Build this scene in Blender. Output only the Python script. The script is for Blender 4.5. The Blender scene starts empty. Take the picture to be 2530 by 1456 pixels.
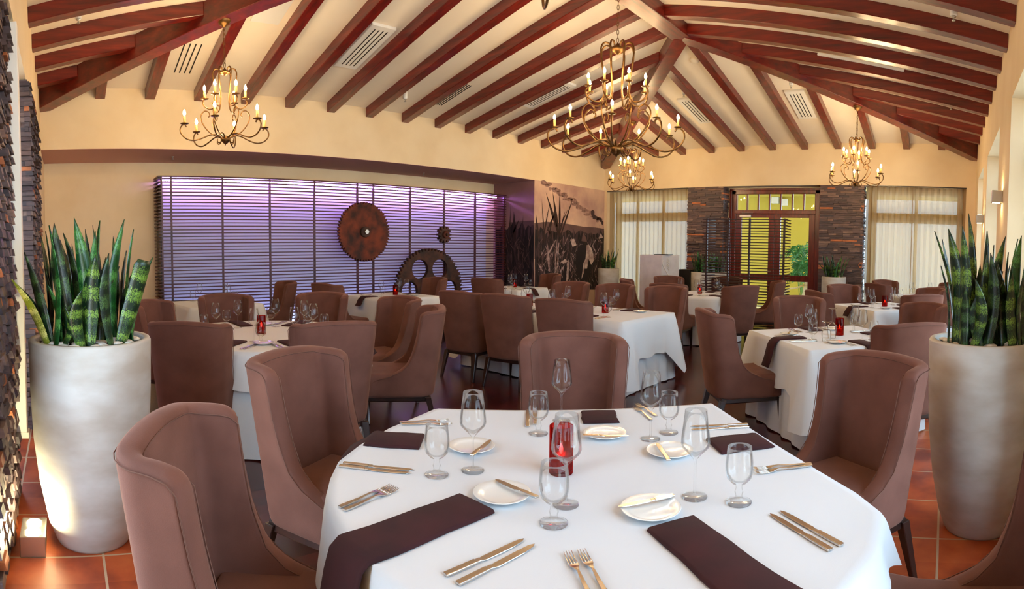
import bpy, bmesh, math, random
from mathutils import Vector, Matrix
SC = bpy.context.scene
COL = SC.collection
PI = math.pi
rad = math.radians
random.seed(7)

# ------------------------------------------------------------------ camera
YAW, PITCH, ROLL, F, V0, EYE = -0.7718, -0.0397, 0.0073, 1389.0, 57.5, 1.45
def cam_axes():
    cy, sy, cp, sp = math.cos(YAW), math.sin(YAW), math.cos(PITCH), math.sin(PITCH)
    f = Vector((sy*cp, cy*cp, sp)); R = Vector((cy, -sy, 0)); U = R.cross(f)
    c, s = math.cos(ROLL), math.sin(ROLL)
    return f, R*c+U*s, U*c-R*s
CF, CR, CU = cam_axes()
cd = bpy.data.cameras.new('camera'); co = bpy.data.objects.new('camera', cd); COL.objects.link(co)
SC.camera = co
mw = Matrix((CR, CU, -CF)).transposed().to_4x4(); mw.translation = Vector((0, 0, EYE)); co.matrix_world = mw
cd.type = 'PANO'
cd.clip_start = 0.02
ct = cd if hasattr(cd, 'panorama_type') else cd.cycles
ct.panorama_type = 'CENTRAL_CYLINDRICAL'
ct.central_cylindrical_range_u_min = -1265/F; ct.central_cylindrical_range_u_max = 1265/F
ct.central_cylindrical_range_v_min = (-728-V0)/F; ct.central_cylindrical_range_v_max = (728-V0)/F
ct.central_cylindrical_radius = 1.0

# ------------------------------------------------------------------ world, daylight, exposure
world = bpy.data.worlds.new('daylight'); SC.world = world; world.use_nodes = True
wn = world.node_tree; bg = wn.nodes['Background']
bg.inputs[0].default_value = (0.56, 0.78, 0.98, 1); bg.inputs[1].default_value = 5.6
sun_d = bpy.data.lights.new('sun', 'SUN'); sun_d.energy = 5.0; sun_d.angle = rad(1.0); sun_d.color = (1, .93, .82)
sun = bpy.data.objects.new('sun', sun_d); COL.objects.link(sun)
sun.rotation_euler = Vector((-0.22, 0.06, -0.97)).to_track_quat('-Z', 'Y').to_euler()
SC.view_settings.view_transform = 'Standard'; SC.view_settings.look = 'None'
SC.view_settings.gamma = 1.0; SC.view_settings.use_curve_mapping = False
SC.view_settings.exposure = 0.72
cyc = SC.cycles
cyc.max_bounces = 8; cyc.diffuse_bounces = 4; cyc.glossy_bounces = 4; cyc.transmission_bounces = 8
cyc.transparent_max_bounces = 16; cyc.caustics_reflective = False; cyc.caustics_refractive = False
cyc.sample_clamp_indirect = 6.0; cyc.use_denoising = True; cyc.use_light_tree = True
BULB = 275.0       # strength of the chandelier bulbs

# ------------------------------------------------------------------ pixel -> world helpers (the frame is 2530 x 1456)
def ray(px, py):
    x = (px-1265)/F; b = (-(py-728)-V0)/F
    return (CR*math.sin(x)+CF*math.cos(x)+CU*b).normalized()
def at_z(px, py, z):
    d = ray(px, py); return d*((z-EYE)/d.z)+Vector((0, 0, EYE))
def at_x(px, py, x):
    d = ray(px, py); return d*(x/d.x)+Vector((0, 0, EYE))
def at_y(px, py, y):
    d = ray(px, py); return d*(y/d.y)+Vector((0, 0, EYE))
def at_plane(px, py, p0, n):
    d = ray(px, py); o = Vector((0, 0, EYE)); return o+d*((Vector(p0)-o).dot(n)/d.dot(n))

# ------------------------------------------------------------------ materials
def srgb(r, g, b):
    f = lambda c: (c/255/12.92) if c/255 <= .04045 else ((c/255+.055)/1.055)**2.4
    return (f(r), f(g), f(b), 1)
class NT:
    def __init__(s, name):
        s.m = bpy.data.materials.new(name); s.m.use_nodes = True; s.t = s.m.node_tree
        s.p = s.t.nodes['Principled BSDF']; s.out = s.t.nodes['Material Output']
    def n(s, ty, **kw):
        x = s.t.nodes.new(ty)
        for k, v in kw.items():
            if k.startswith('_'): setattr(x, k[1:], v)
            else: x.inputs[k.replace('__', ' ')].default_value = v
        return x
    def l(s, a, b): s.t.links.new(a, b)
    def coords(s, scale=(1, 1, 1), kind='Object', rot=(0, 0, 0)):
        tc = s.n('ShaderNodeTexCoord'); mp = s.n('ShaderNodeMapping')
        mp.inputs['Scale'].default_value = scale; mp.inputs['Rotation'].default_value = rot
        s.l(tc.outputs[kind], mp.inputs[0]); return mp.outputs[0]
    def ramp(s, fac, stops):
        r = s.n('ShaderNodeValToRGB'); e = r.color_ramp.elements
        while len(e) > 1: e.remove(e[-1])
        e[0].position, e[0].color = stops[0]
        for p, c in stops[1:]:
            k = e.new(p); k.color = c
        s.l(fac, r.inputs[0]); return r.outputs[0]
    def bump(s, h, strength=.3, dist=.01):
        b = s.n('ShaderNodeBump'); b.inputs['Strength'].default_value = strength; b.inputs['Distance'].default_value = dist
        s.l(h, b.inputs['Height']); s.l(b.outputs[0], s.p.inputs['Normal']); return b
def plain(name, col, rough=.6, metal=0, spec=None, coat=0, sheen=0):
    t = NT(name); t.p.inputs['Base Color'].default_value = col; t.p.inputs['Roughness'].default_value = rough
    t.p.inputs['Metallic'].default_value = metal
    if coat: t.p.inputs['Coat Weight'].default_value = coat; t.p.inputs['Coat Roughness'].default_value = .15
    if sheen: t.p.inputs['Sheen Weight'].default_value = sheen; t.p.inputs['Sheen Roughness'].default_value = .5
    return t.m
def noisy(name, c1, c2, scale=4, rough=.6, bump=0, stretch=(1, 1, 1), metal=0, coat=0, detail=6, kind='Object', sheen=0, bdist=.01, lo=.35, hi=.65):
    t = NT(name); v = t.coords(tuple(scale*k for k in stretch), kind)
    nz = t.n('ShaderNodeTexNoise', Scale=1.0, Detail=detail); t.l(v, nz.inputs['Vector'])
    t.l(t.ramp(nz.outputs[0], [(lo, c1), (hi, c2)]), t.p.inputs['Base Color'])
    t.p.inputs['Roughness'].default_value = rough; t.p.inputs['Metallic'].default_value = metal
    if coat: t.p.inputs['Coat Weight'].default_value = coat; t.p.inputs['Coat Roughness'].default_value = .12
    if sheen: t.p.inputs['Sheen Weight'].default_value = sheen; t.p.inputs['Sheen Roughness'].default_value = .45
    if bump: t.bump(nz.outputs[0], bump, bdist)
    return t.m
def emit(name, col, strength):
    t = NT(name); e = t.n('ShaderNodeEmission'); e.inputs[0].default_value = col; e.inputs[1].default_value = strength
    t.l(e.outputs[0], t.out.inputs[0]); return t.m

M = {}
M['wall'] = noisy('cream_plaster', srgb(232, 208, 168), srgb(240, 219, 182), 1.6, .85, .08)
M['ceil'] = noisy('ceiling_plaster', srgb(240, 226, 205), srgb(246, 234, 214), 1.2, .9, .06)
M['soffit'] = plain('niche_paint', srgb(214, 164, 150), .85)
M['white'] = plain('white_paint', srgb(235, 233, 228), .5)
def beam_mat(name, stretch):
    t = NT(name); v = t.coords(stretch)
    nz = t.n('ShaderNodeTexNoise', Scale=1.0, Detail=8, Roughness=.6); t.l(v, nz.inputs['Vector'])
    t.l(t.ramp(nz.outputs[0], [(.3, srgb(66, 8, 5)), (.55, srgb(108, 20, 10)), (.75, srgb(134, 36, 16))]), t.p.inputs['Base Color'])
    t.p.inputs['Roughness'].default_value = .34; t.p.inputs['Coat Weight'].default_value = .5; t.p.inputs['Coat Roughness'].default_value = .22
    t.bump(nz.outputs[0], .12, .004); return t.m
M['beamx'] = beam_mat('mahogany_stain_x', (2, 22, 22))
M['beamy'] = beam_mat('mahogany_stain_y', (22, 2, 22))
M['beamd'] = beam_mat('mahogany_stain_d', (6, 6, 14))
M['door'] = beam_mat('mahogany_joinery', (24, 24, 3))
def fabric(name, c1, c2):
    t = NT(name); v = t.coords((1, 1, 1))
    nz = t.n('ShaderNodeTexNoise', Scale=7, Detail=5); t.l(v, nz.inputs['Vector'])
    t.l(t.ramp(nz.outputs[0], [(.3, c1), (.7, c2)]), t.p.inputs['Base Color'])
    w = t.n('ShaderNodeTexNoise', Scale=420, Detail=2); t.l(v, w.inputs['Vector'])
    t.p.inputs['Roughness'].default_value = .92; t.p.inputs['Sheen Weight'].default_value = .32
    t.p.inputs['Sheen Roughness'].default_value = .4; t.p.inputs['Sheen Tint'].default_value = srgb(206, 160, 140)
    t.bump(w.outputs[0], .25, .002); return t.m
M['fabric'] = fabric('brown_suede', srgb(96, 58, 47), srgb(112, 71, 59))
M['seam'] = plain('seam_thread', srgb(104, 70, 58), .9)
M['darkwood'] = noisy('espresso_wood', srgb(28, 14, 12), srgb(46, 24, 18), 12, .35, .05, (1, 1, .15), coat=.3)
def cloth_mat():
    t = NT('white_linen'); v = t.coords((1, 1, 1))
    w = t.n('ShaderNodeTexNoise', Scale=300, Detail=2); t.l(v, w.inputs['Vector'])
    t.p.inputs['Base Color'].default_value = srgb(212, 216, 221); t.p.inputs['Roughness'].default_value = .85
    t.p.inputs['Sheen Weight'].default_value = .2
    t.bump(w.outputs[0], .12, .001); return t.m
M['cloth'] = cloth_mat()
M['napkin'] = noisy('plum_napkin', srgb(44, 10, 14), srgb(58, 16, 20), 9, .95, .1)
M['ceramic'] = plain('white_glaze', srgb(236, 236, 232), .12, coat=.6)
M['steel'] = plain('polished_cutlery', srgb(222, 216, 208), .2, 1)
M['nickel'] = plain('brushed_nickel', srgb(190, 188, 182), .32, 1)
M['bronze'] = noisy('antique_bronze', srgb(96, 66, 34), srgb(140, 102, 58), 18, .38, .1, metal=.85)
M['sleeve'] = plain('candle_sleeve', srgb(236, 196, 110), .5)
M['bulb'] = emit('warm_bulb', (1.0, .70, .36, 1), BULB)
M['flame'] = emit('candle_flame', (1.0, .45, .12, 1), 14)
M['wax'] = plain('candle_wax', srgb(240, 200, 160), .5)
def glass_mat(name, col=(1, 1, 1, 1), ior=1.5, edge=.6):
    # thin clear glass: what lies behind shows through, rims and edges mirror the room
    t = NT(name); g = t.n('ShaderNodeBsdfGlossy'); g.inputs['Roughness'].default_value = .015
    tr = t.n('ShaderNodeBsdfTransparent'); tr.inputs[0].default_value = col
    lw = t.n('ShaderNodeLayerWeight'); lw.inputs[0].default_value = .16
    r = t.ramp(lw.outputs['Fresnel'], [(0, (.02, .02, .02, 1)), (.6, (.06, .06, .06, 1)), (1, (edge, edge, edge, 1))])
    mx = t.n('ShaderNodeMixShader'); t.l(r, mx.inputs[0]); t.l(tr.outputs[0], mx.inputs[1]); t.l(g.outputs[0], mx.inputs[2])
    t.l(mx.outputs[0], t.out.inputs[0]); return t.m
M['glass'] = glass_mat('clear_glass', (.992, .996, .995, 1))
M['redglass'] = glass_mat('ruby_glass', (.72, .07, .045, 1), 1.3, .5)
def pane_mat():
    t = NT('window_pane'); g = t.n('ShaderNodeBsdfGlossy'); g.inputs['Roughness'].default_value = .02
    tr = t.n('ShaderNodeBsdfTransparent'); fr = t.n('ShaderNodeFresnel'); fr.inputs[0].default_value = 1.25
    mx = t.n('ShaderNodeMixShader'); t.l(fr.outputs[0], mx.inputs[0]); t.l(tr.outputs[0], mx.inputs[1]); t.l(g.outputs[0], mx.inputs[2])
    t.l(mx.outputs[0], t.out.inputs[0]); return t.m
M['pane'] = pane_mat()
def sheer(name, col, tcol, clear):
    t = NT(name); d = t.n('ShaderNodeBsdfDiffuse'); d.inputs[0].default_value = col
    tl = t.n('ShaderNodeBsdfTranslucent'); tl.inputs[0].default_value = tcol
    tr = t.n('ShaderNodeBsdfTransparent'); tr.inputs[0].default_value = (1, .97, .92, 1)
    a = t.n('ShaderNodeMixShader'); a.inputs[0].default_value = .55
    b = t.n('ShaderNodeMixShader'); b.inputs[0].default_value = clear
    t.l(d.outputs[0], a.inputs[1]); t.l(tl.outputs[0], a.inputs[2]); t.l(a.outputs[0], b.inputs[1]); t.l(tr.outputs[0], b.inputs[2])
    t.l(b.outputs[0], t.out.inputs[0]); return t.m
M['sheer'] = sheer('sheer_curtain_cloth', srgb(210, 182, 142), srgb(188, 166, 132), .035)
M['sheerw'] = sheer('sheer_white_curtain_cloth', srgb(226, 222, 214), srgb(232, 232, 230), .68)
def stone_mat(name, cols):
    t = NT(name); g = t.n('ShaderNodeNewGeometry')
    v = t.coords((6, 6, 26)); nz = t.n('ShaderNodeTexNoise', Scale=1.5, Detail=8); t.l(v, nz.inputs['Vector'])
    base = t.ramp(g.outputs['Random Per Island'], cols)
    mx = t.n('ShaderNodeMixRGB', _blend_type='MULTIPLY'); mx.inputs[0].default_value = .6
    t.l(base, mx.inputs[1]); t.l(t.ramp(nz.outputs[0], [(.3, (.62, .58, .58, 1)), (.7, (1.7, 1.6, 1.6, 1))]), mx.inputs[2])
    t.l(mx.outputs[0], t.p.inputs['Base Color']); t.p.inputs['Roughness'].default_value = .55
    t.bump(nz.outputs[0], .5, .012); return t.m
M['stone'] = stone_mat('ledger_stone', [(0, srgb(60, 48, 50)), (.22, srgb(84, 68, 68)), (.40, srgb(58, 50, 56)), (.60, srgb(96, 78, 74)), (.78, srgb(76, 62, 62)), (.90, srgb(128, 106, 96)), (.945, srgb(112, 84, 72)), (.96, srgb(168, 100, 58))])
M['terracotta'] = None
def tile_mat():
    t = NT('terracotta_tile'); tc = t.n('ShaderNodeTexCoord'); sp = t.n('ShaderNodeSeparateXYZ'); t.l(tc.outputs['Object'], sp.inputs[0])
    def line(out, off, per):
        a = t.n('ShaderNodeMath', _operation='SUBTRACT'); t.l(out, a.inputs[0]); a.inputs[1].default_value = off-per/2
        b = t.n('ShaderNodeMath', _operation='WRAP'); t.l(a.outputs[0], b.inputs[0]); b.inputs[1].default_value = per; b.inputs[2].default_value = 0
        c = t.n('ShaderNodeMath', _operation='SUBTRACT'); t.l(b.outputs[0], c.inputs[0]); c.inputs[1].default_value = per/2
        d = t.n('ShaderNodeMath', _operation='ABSOLUTE'); t.l(c.outputs[0], d.inputs[0])
        e = t.n('ShaderNodeMath', _operation='LESS_THAN'); t.l(d.outputs[0], e.inputs[0]); e.inputs[1].default_value = .006
        i = t.n('ShaderNodeMath', _operation='DIVIDE'); t.l(a.outputs[0], i.inputs[0]); i.inputs[1].default_value = per
        fl = t.n('ShaderNodeMath', _operation='FLOOR'); t.l(i.outputs[0], fl.inputs[0])
        return e.outputs[0], fl.outputs[0]
    lx, ix = line(sp.outputs[0], .005, .4395); ly, iy = line(sp.outputs[1], 2.869, .4515)
    g = t.n('ShaderNodeMath', _operation='MAXIMUM'); t.l(lx, g.inputs[0]); t.l(ly, g.inputs[1])
    cm = t.n('ShaderNodeCombineXYZ'); t.l(ix, cm.inputs[0]); t.l(iy, cm.inputs[1])
    wn_ = t.n('ShaderNodeTexWhiteNoise'); t.l(cm.outputs[0], wn_.inputs[0])
    v = t.coords((3, 3, 3)); nz = t.n('ShaderNodeTexNoise', Scale=1.6, Detail=7); t.l(v, nz.inputs['Vector'])
    ad = t.n('ShaderNodeMath', _operation='MULTIPLY_ADD'); t.l(wn_.outputs[0], ad.inputs[0]); ad.inputs[1].default_value = .25; t.l(nz.outputs[0], ad.inputs[2])
    col = t.ramp(ad.outputs[0], [(.4, srgb(132, 52, 26)), (.62, srgb(176, 80, 40)), (.85, srgb(198, 104, 58))])
    mx = t.n('ShaderNodeMixRGB'); t.l(g.outputs[0], mx.inputs[0]); t.l(col, mx.inputs[1]); mx.inputs[2].default_value = srgb(186, 158, 128)
    t.l(mx.outputs[0], t.p.inputs['Base Color']); t.p.inputs['Roughness'].default_value = .38
    iv = t.n('ShaderNodeMath', _operation='SUBTRACT'); iv.inputs[0].default_value = 1; t.l(g.outputs[0], iv.inputs[1])
    t.bump(iv.outputs[0], .5, .003); return t.m
M['tile'] = tile_mat()
def plank_mat():
    t = NT('dark_hardwood_planks'); v = t.coords((1, 1, 1), 'Object', (0, 0, rad(90)))
    br = t.n('ShaderNodeTexBrick'); br.offset = .37; t.l(v, br.inputs['Vector'])
    br.inputs['Scale'].default_value = 1; br.inputs['Brick Width'].default_value = .9; br.inputs['Row Height'].default_value = .095
    br.inputs['Mortar Size'].default_value = .0015; br.inputs['Color1'].default_value = srgb(52, 16, 16); br.inputs['Color2'].default_value = srgb(84, 30, 24)
    br.inputs['Mortar'].default_value = srgb(20, 8, 8)
    v2 = t.coords((30, 3, 30)); nz = t.n('ShaderNodeTexNoise', Scale=1, Detail=6); t.l(v2, nz.inputs['Vector'])
    mx = t.n('ShaderNodeMixRGB', _blend_type='MULTIPLY'); mx.inputs[0].default_value = .5
    t.l(br.outputs[0], mx.inputs[1]); t.l(t.ramp(nz.outputs[0], [(.3, (.6, .55, .55, 1)), (.7, (1.3, 1.2, 1.2, 1))]), mx.inputs[2])
    t.l(mx.outputs[0], t.p.inputs['Base Color']); t.p.inputs['Roughness'].default_value = .26
    t.p.inputs['Coat Weight'].default_value = .3; t.p.inputs['Coat Roughness'].default_value = .18
    return t.m
M['planks'] = plank_mat()
M['pot'] = noisy('cast_stone_planter', srgb(174, 166, 156), srgb(200, 200, 197), 3.2, .5, .12, (1, 1, 2.2), detail=9, bdist=.006)
M['pebble'] = noisy('white_pebble', srgb(206, 198, 188), srgb(236, 232, 224), 30, .35, .02)
M['soil'] = plain('potting_soil', srgb(40, 30, 24), .95)
def leaf_mat(name, dark, mid, band, amt, freq):
    t = NT(name); tc = t.n('ShaderNodeTexCoord'); sp = t.n('ShaderNodeSeparateXYZ'); t.l(tc.outputs['UV'], sp.inputs[0])
    nz = t.n('ShaderNodeTexNoise', Scale=7, Detail=4); mp = t.n('ShaderNodeMapping'); mp.inputs['Scale'].default_value = (3.5, 5, 1)
    t.l(tc.outputs['UV'], mp.inputs[0]); t.l(mp.outputs[0], nz.inputs['Vector'])
    w = t.n('ShaderNodeMath', _operation='MULTIPLY_ADD'); t.l(nz.outputs[0], w.inputs[0]); w.inputs[1].default_value = .30; t.l(sp.outputs[1], w.inputs[2])
    s = t.n('ShaderNodeMath', _operation='MULTIPLY'); t.l(w.outputs[0], s.inputs[0]); s.inputs[1].default_value = freq
    sn = t.n('ShaderNodeMath', _operation='SINE'); t.l(s.outputs[0], sn.inputs[0])
    s2 = t.n('ShaderNodeMath', _operation='MULTIPLY'); t.l(w.outputs[0], s2.inputs[0]); s2.inputs[1].default_value = freq*.37
    sn2 = t.n('ShaderNodeMath', _operation='SINE'); t.l(s2.outputs[0], sn2.inputs[0])
    ad = t.n('ShaderNodeMath', _operation='ADD'); t.l(sn.outputs[0], ad.inputs[0]); t.l(sn2.outputs[0], ad.inputs[1])
    col = t.ramp(ad.outputs[0], [(0, dark), (.45, mid), (amt, band), (1, band)])
    t.l(col, t.p.inputs['Base Color']); t.p.inputs['Roughness'].default_value = .33; t.p.inputs['Coat Weight'].default_value = .15
    return t.m
M['leafA'] = leaf_mat('snake_leaf_banded', srgb(10, 36, 20), srgb(18, 64, 32), srgb(122, 160, 62), .90, 74)
M['leafB'] = leaf_mat('snake_leaf_green', srgb(14, 66, 26), srgb(32, 104, 36), srgb(84, 146, 70), .99, 56)
M['leafC'] = leaf_mat('snake_leaf_dark', srgb(8, 28, 18), srgb(16, 50, 30), srgb(78, 112, 60), .98, 84)
M['leafY'] = leaf_mat('snake_leaf_yellow', srgb(130, 140, 40), srgb(198, 200, 90), srgb(226, 222, 130), .6, 60)
M['palm'] = noisy('palm_leaf', srgb(34, 100, 50), srgb(70, 150, 70), 9, .5)
M['slat'] = noisy('walnut_slat', srgb(58, 20, 18), srgb(88, 32, 26), 8, .4, .03, (1, .1, 1))
M['slatx'] = noisy('espresso_slat', srgb(34, 14, 14), srgb(50, 22, 18), 8, .45, .03, (.1, 1, 1))
M['panel'] = plain('backlit_white_panel', srgb(226, 226, 236), .6)
M['led'] = emit('violet_led', (.52, .26, 1.0, 1), 44)
M['ledb'] = emit('blue_led', (.42, .50, 1.0, 1), 42)
M['rust'] = noisy('rusted_iron', srgb(52, 30, 26), srgb(128, 58, 34), 5, .75, .5, metal=.25, detail=10, bdist=.01)
M['rustd'] = noisy('dark_rusted_iron', srgb(44, 34, 32), srgb(92, 56, 42), 6, .7, .5, metal=.3, detail=10, bdist=.01)
M['downlight'] = emit('downlight_lens', (1, .78, .5, 1), 26)
M['uplight'] = emit('uplight_lens', (1, .88, .52, 1), 420)
M['sconce_l'] = emit('sconce_lens', (1, .74, .36, 1), 40)
M['hallfill'] = emit('hall_fill_lamp', (1, .92, .7, 1), 30)  # glow of the fill lamps added in the gallery
M['hallwall'] = plain('lime_yellow_paint', srgb(196, 176, 70), .8)
M['paving'] = noisy('pale_paving', srgb(226, 220, 206), srgb(240, 236, 226), 3, .7)
M['dark'] = plain('matt_black', srgb(18, 16, 18), .5)
M['steelblue'] = plain('blue_grey_plastic', srgb(70, 80, 120), .25)
M['podium'] = noisy('pale_limestone', srgb(206, 202, 206), srgb(222, 220, 222), 5, .45, .05)
M['wicker'] = noisy('cream_wicker', srgb(214, 200, 160), srgb(236, 226, 196), 60, .7, .3)

# ------------------------------------------------------------------ mesh helpers
class MB:
    def __init__(s): s.v = []; s.f = []; s.m = []; s.uv = None
    def add(s, vs, fs, mi=0):
        o = len(s.v); s.v += [tuple(v) for v in vs]; s.f += [tuple(o+i for i in f) for f in fs]; s.m += [mi]*len(fs)
    def box(s, x0, x1, y0, y1, z0, z1, mi=0):
        s.add([(x, y, z) for z in (z0, z1) for y in (y0, y1) for x in (x0, x1)],
              [(0, 2, 3, 1), (4, 5, 7, 6), (0, 1, 5, 4), (2, 6, 7, 3), (0, 4, 6, 2), (1, 3, 7, 5)], mi)
    def hexa(s, a, b, mi=0):      # a, b: matching quads (4 points each)
        s.add(list(a)+list(b), [(3, 2, 1, 0), (4, 5, 6, 7)]+[(i, (i+1) % 4, 4+(i+1) % 4, 4+i) for i in range(4)], mi)
    def lathe(s, prof, n=24, mi=0, c=(0, 0), z0=0):
        vs = []; fs = []
        for r, z in prof:
            for k in range(n):
                a = 2*PI*k/n; vs.append((c[0]+r*math.cos(a), c[1]+r*math.sin(a), z0+z))
        for i in range(len(prof)-1):
            for k in range(n):
                k2 = (k+1) % n; fs.append((i*n+k, i*n+k2, (i+1)*n+k2, (i+1)*n+k))
        s.add(vs, fs, mi)
    def disc(s, r, z, n=24, mi=0, c=(0, 0), up=True):
        vs = [(c[0]+r*math.cos(2*PI*k/n), c[1]+r*math.sin(2*PI*k/n), z) for k in range(n)]
        s.add(vs, [tuple(range(n)) if up else tuple(reversed(range(n)))], mi)
    def tube(s, pts, r, n=8, mi=0, caps=True, close=False):
        pts = [Vector(p) for p in pts]; N = len(pts); rs = r if isinstance(r, (list, tuple)) else [r]*N
        vs = []; fs = []; prev = None
        for i, p in enumerate(pts):
            if close: t = pts[(i+1) % N]-pts[i-1]
            else: t = pts[min(i+1, N-1)]-pts[max(i-1, 0)]
            t = t.normalized() if t.length > 1e-9 else Vector((0, 0, 1))
            if prev is None:
                a = Vector((0, 0, 1)) if abs(t.z) < .9 else Vector((1, 0, 0)); u = t.cross(a).normalized()
            else:
                u = (prev-t*prev.dot(t)); u = u.normalized() if u.length > 1e-6 else t.orthogonal().normalized()
            prev = u; w = t.cross(u)
            for k in range(n):
                a = 2*PI*k/n; vs.append(p+u*(rs[i]*math.cos(a))+w*(rs[i]*math.sin(a)))
        for i in range(N if close else N-1):
            j = (i+1) % N
            for k in range(n):
                k2 = (k+1) % n; fs.append((i*n+k, i*n+k2, j*n+k2, j*n+k))
        if caps and not close: fs += [tuple(reversed(range(n))), tuple(range((N-1)*n, N*n))]
        s.add(vs, fs, mi)
    def mesh(s, name, mats, smooth=False):
        me = bpy.data.meshes.new(name); me.from_pydata(s.v, [], s.f); me.validate()
        for m in (mats if isinstance(mats, (list, tuple)) else [mats]): me.materials.append(m)
        if len(me.polygons) == len(s.m) and any(s.m): me.polygons.foreach_set('material_index', s.m)
        if smooth: me.polygons.foreach_set('use_smooth', [True]*len(me.polygons))
        me.update(); return me
def link(name, me, parent=None, loc=None, rz=0):
    o = bpy.data.objects.new(name, me); COL.objects.link(o)
    if parent: o.parent = parent
    if loc is not None: o.location = loc
    if rz: o.rotation_euler = (0, 0, rz)
    return o
def recalc(me):
    bm = bmesh.new(); bm.from_mesh(me); bmesh.ops.recalc_face_normals(bm, faces=bm.faces); bm.to_mesh(me); bm.free(); return me
def build(name, mb, mat, parent=None, smooth=False, loc=None, rz=0, bevel=0, sub=0, fix=True, seg=2):
    me = mb.mesh(name, mat, smooth)
    if fix: recalc(me)
    if bevel or sub: me = bake(me, bevel, sub, seg)
    return link(name, me, parent, loc, rz)
def bake(me, bevel=0, sub=0, seg=2):
    o = bpy.data.objects.new('tmp', me); COL.objects.link(o)
    if bevel:
        b = o.modifiers.new('b', 'BEVEL'); b.width = bevel; b.segments = seg; b.limit_method = 'ANGLE'; b.angle_limit = rad(40)
    if sub:
        m = o.modifiers.new('s', 'SUBSURF'); m.levels = sub; m.render_levels = sub
    dg = bpy.context.evaluated_depsgraph_get(); r = bpy.data.meshes.new_from_object(o.evaluated_get(dg))
    r.name = me.name; bpy.data.objects.remove(o); return r
def tag(o, label, cat, group=None):
    o['label'] = label; o['category'] = cat
    if group: o['group'] = group
    return o
def thing(name, label, cat, loc=(0, 0, 0), rz=0, group=None):
    o = bpy.data.objects.new(name, None); COL.objects.link(o); o.empty_display_size = .05
    o.location = loc; o.rotation_euler = (0, 0, rz); return tag(o, label, cat, group)
def structure(o, label):
    o['kind'] = 'structure'; o['label'] = label; return o
def kids(o): return [c for c in list(COL.objects) if c.parent == o]
TREE = {}
def tree(o):                         # remember a prototype's parts once
    TREE[o.name] = [(c, kids(c)) for c in kids(o)]; return o
def dup(root, loc, rz=0, label=None, group=None, scale=None):
    r = root.copy(); COL.objects.link(r); r.location = loc; r.rotation_euler = (0, 0, rz)
    if scale: r.scale = scale
    if label: r['label'] = label
    if group: r['group'] = group
    for c, gs in TREE.get(root.name, []):
        d = c.copy(); COL.objects.link(d); d.parent = r
        for g in gs:
            e = g.copy(); COL.objects.link(e); e.parent = d
    return r
class Proto:                         # the first call moves the prototype itself, later calls copy it
    def __init__(s, root): s.root = tree(root); s.used = False; s.base = None
    def put(s, loc, rz, label, group=None, scale=None):
        if not s.used:
            s.used = True; o = s.root; o.location = loc; o.rotation_euler = (0, 0, rz)
            if scale: o.scale = scale
            o['label'] = label
            if group: o['group'] = group
            return o
        return dup(s.root, loc, rz, label, group, scale)
def catmull(pts, k=6):
    P = [Vector(p) for p in pts]; P = [P[0]*2-P[1]]+P+[P[-1]*2-P[-2]]; out = []
    for i in range(1, len(P)-2):
        for j in range(k):
            t = j/k; a, b, c, d = P[i-1:i+3]
            out.append(.5*((2*b)+(c-a)*t+(2*a-5*b+4*c-d)*t*t+(3*b-a-3*c+d)*t**3))
    out.append(P[-2]); return out
def nth(k): return ['first', 'second', 'third', 'fourth', 'fifth', 'sixth', 'seventh', 'eighth', 'ninth', 'tenth', 'eleventh', 'twelfth', 'thirteenth', 'fourteenth', 'fifteenth', 'sixteenth'][k]

# ================================================================== THE ROOM
XL, XR, YN, YB = -7.71, 0.54, -0.265, 11.05      # inner faces of the walls
ZE, SL, XN = 3.67, 0.21, -8.9                    # eaves, slope of the ceiling, niche back
ZH = 2.86                                        # height of openings and niche
XC = (XL+XR)/2; HW = (XR-XL)/2; ZR = ZE+SL*HW
b = MB()
b.box(XN-.1, XR+.9, YN-.9, .62, -.12, 0, 0); b.box(-.52, XR+.9, .62, YB+.6, -.12, 0, 0)
b.box(XN-.1, -.52, .62, YB+.6, -.12, 0, 1)
structure(build('floor', b, [M['tile'], M['planks']]), 'floor of dark planks with a terracotta tile border')
b = MB()
c = [(XL-.02, YN-.02, ZE), (XR+.02, YN-.02, ZE), (XR+.02, YB+.02, ZE), (XL-.02, YB+.02, ZE), (XC, YN+HW, ZR), (XC, YB-HW, ZR)]
up = [(x, y, z+.15) for x, y, z in c]
fs = [(0, 1, 4), (1, 2, 5, 4), (2, 3, 5), (3, 0, 4, 5)]
b.add(c, [tuple(reversed(f)) for f in fs]); b.add(up, fs)
b.add(c+up, [(i, (i+1) % 4, 6+(i+1) % 4, 6+i) for i in range(4)])
structure(build('ceiling', b, M['ceil'], fix=False), 'cream hipped ceiling between dark red rafters')
# left wall with the long niche
b = MB()
b.box(XN, XL, YN-.12, 8.56, ZH, ZE+.05)                       # bulkhead above the niche
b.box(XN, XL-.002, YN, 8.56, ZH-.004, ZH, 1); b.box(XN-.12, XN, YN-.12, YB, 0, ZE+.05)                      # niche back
b.box(XN, XL, 8.56, YB+.12, 0, ZE+.05)                        # block that carries the mural
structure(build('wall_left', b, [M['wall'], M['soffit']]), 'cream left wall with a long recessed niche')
# back wall
b = MB()
b.box(XL, XR+.1, YB, YB+.34, ZH-.02, ZE+.05)
b.box(XL-.1, XL+.08, YB, YB+.34, 0, ZH-.02); b.box(.353, XR+.1, YB, YB+.34, 0, ZH-.02)
b.box(-4.60, -2.56, YB+.30, YB+.40, 2.81, ZH); b.box(-4.66, -4.60, YB+.30, YB+.42, 0, ZH); b.box(-2.62, -2.5, YB+.30, YB+.42, 0, ZH)
structure(build('wall_back', b, M['wall']), 'cream back wall above curtains and doors')
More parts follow.
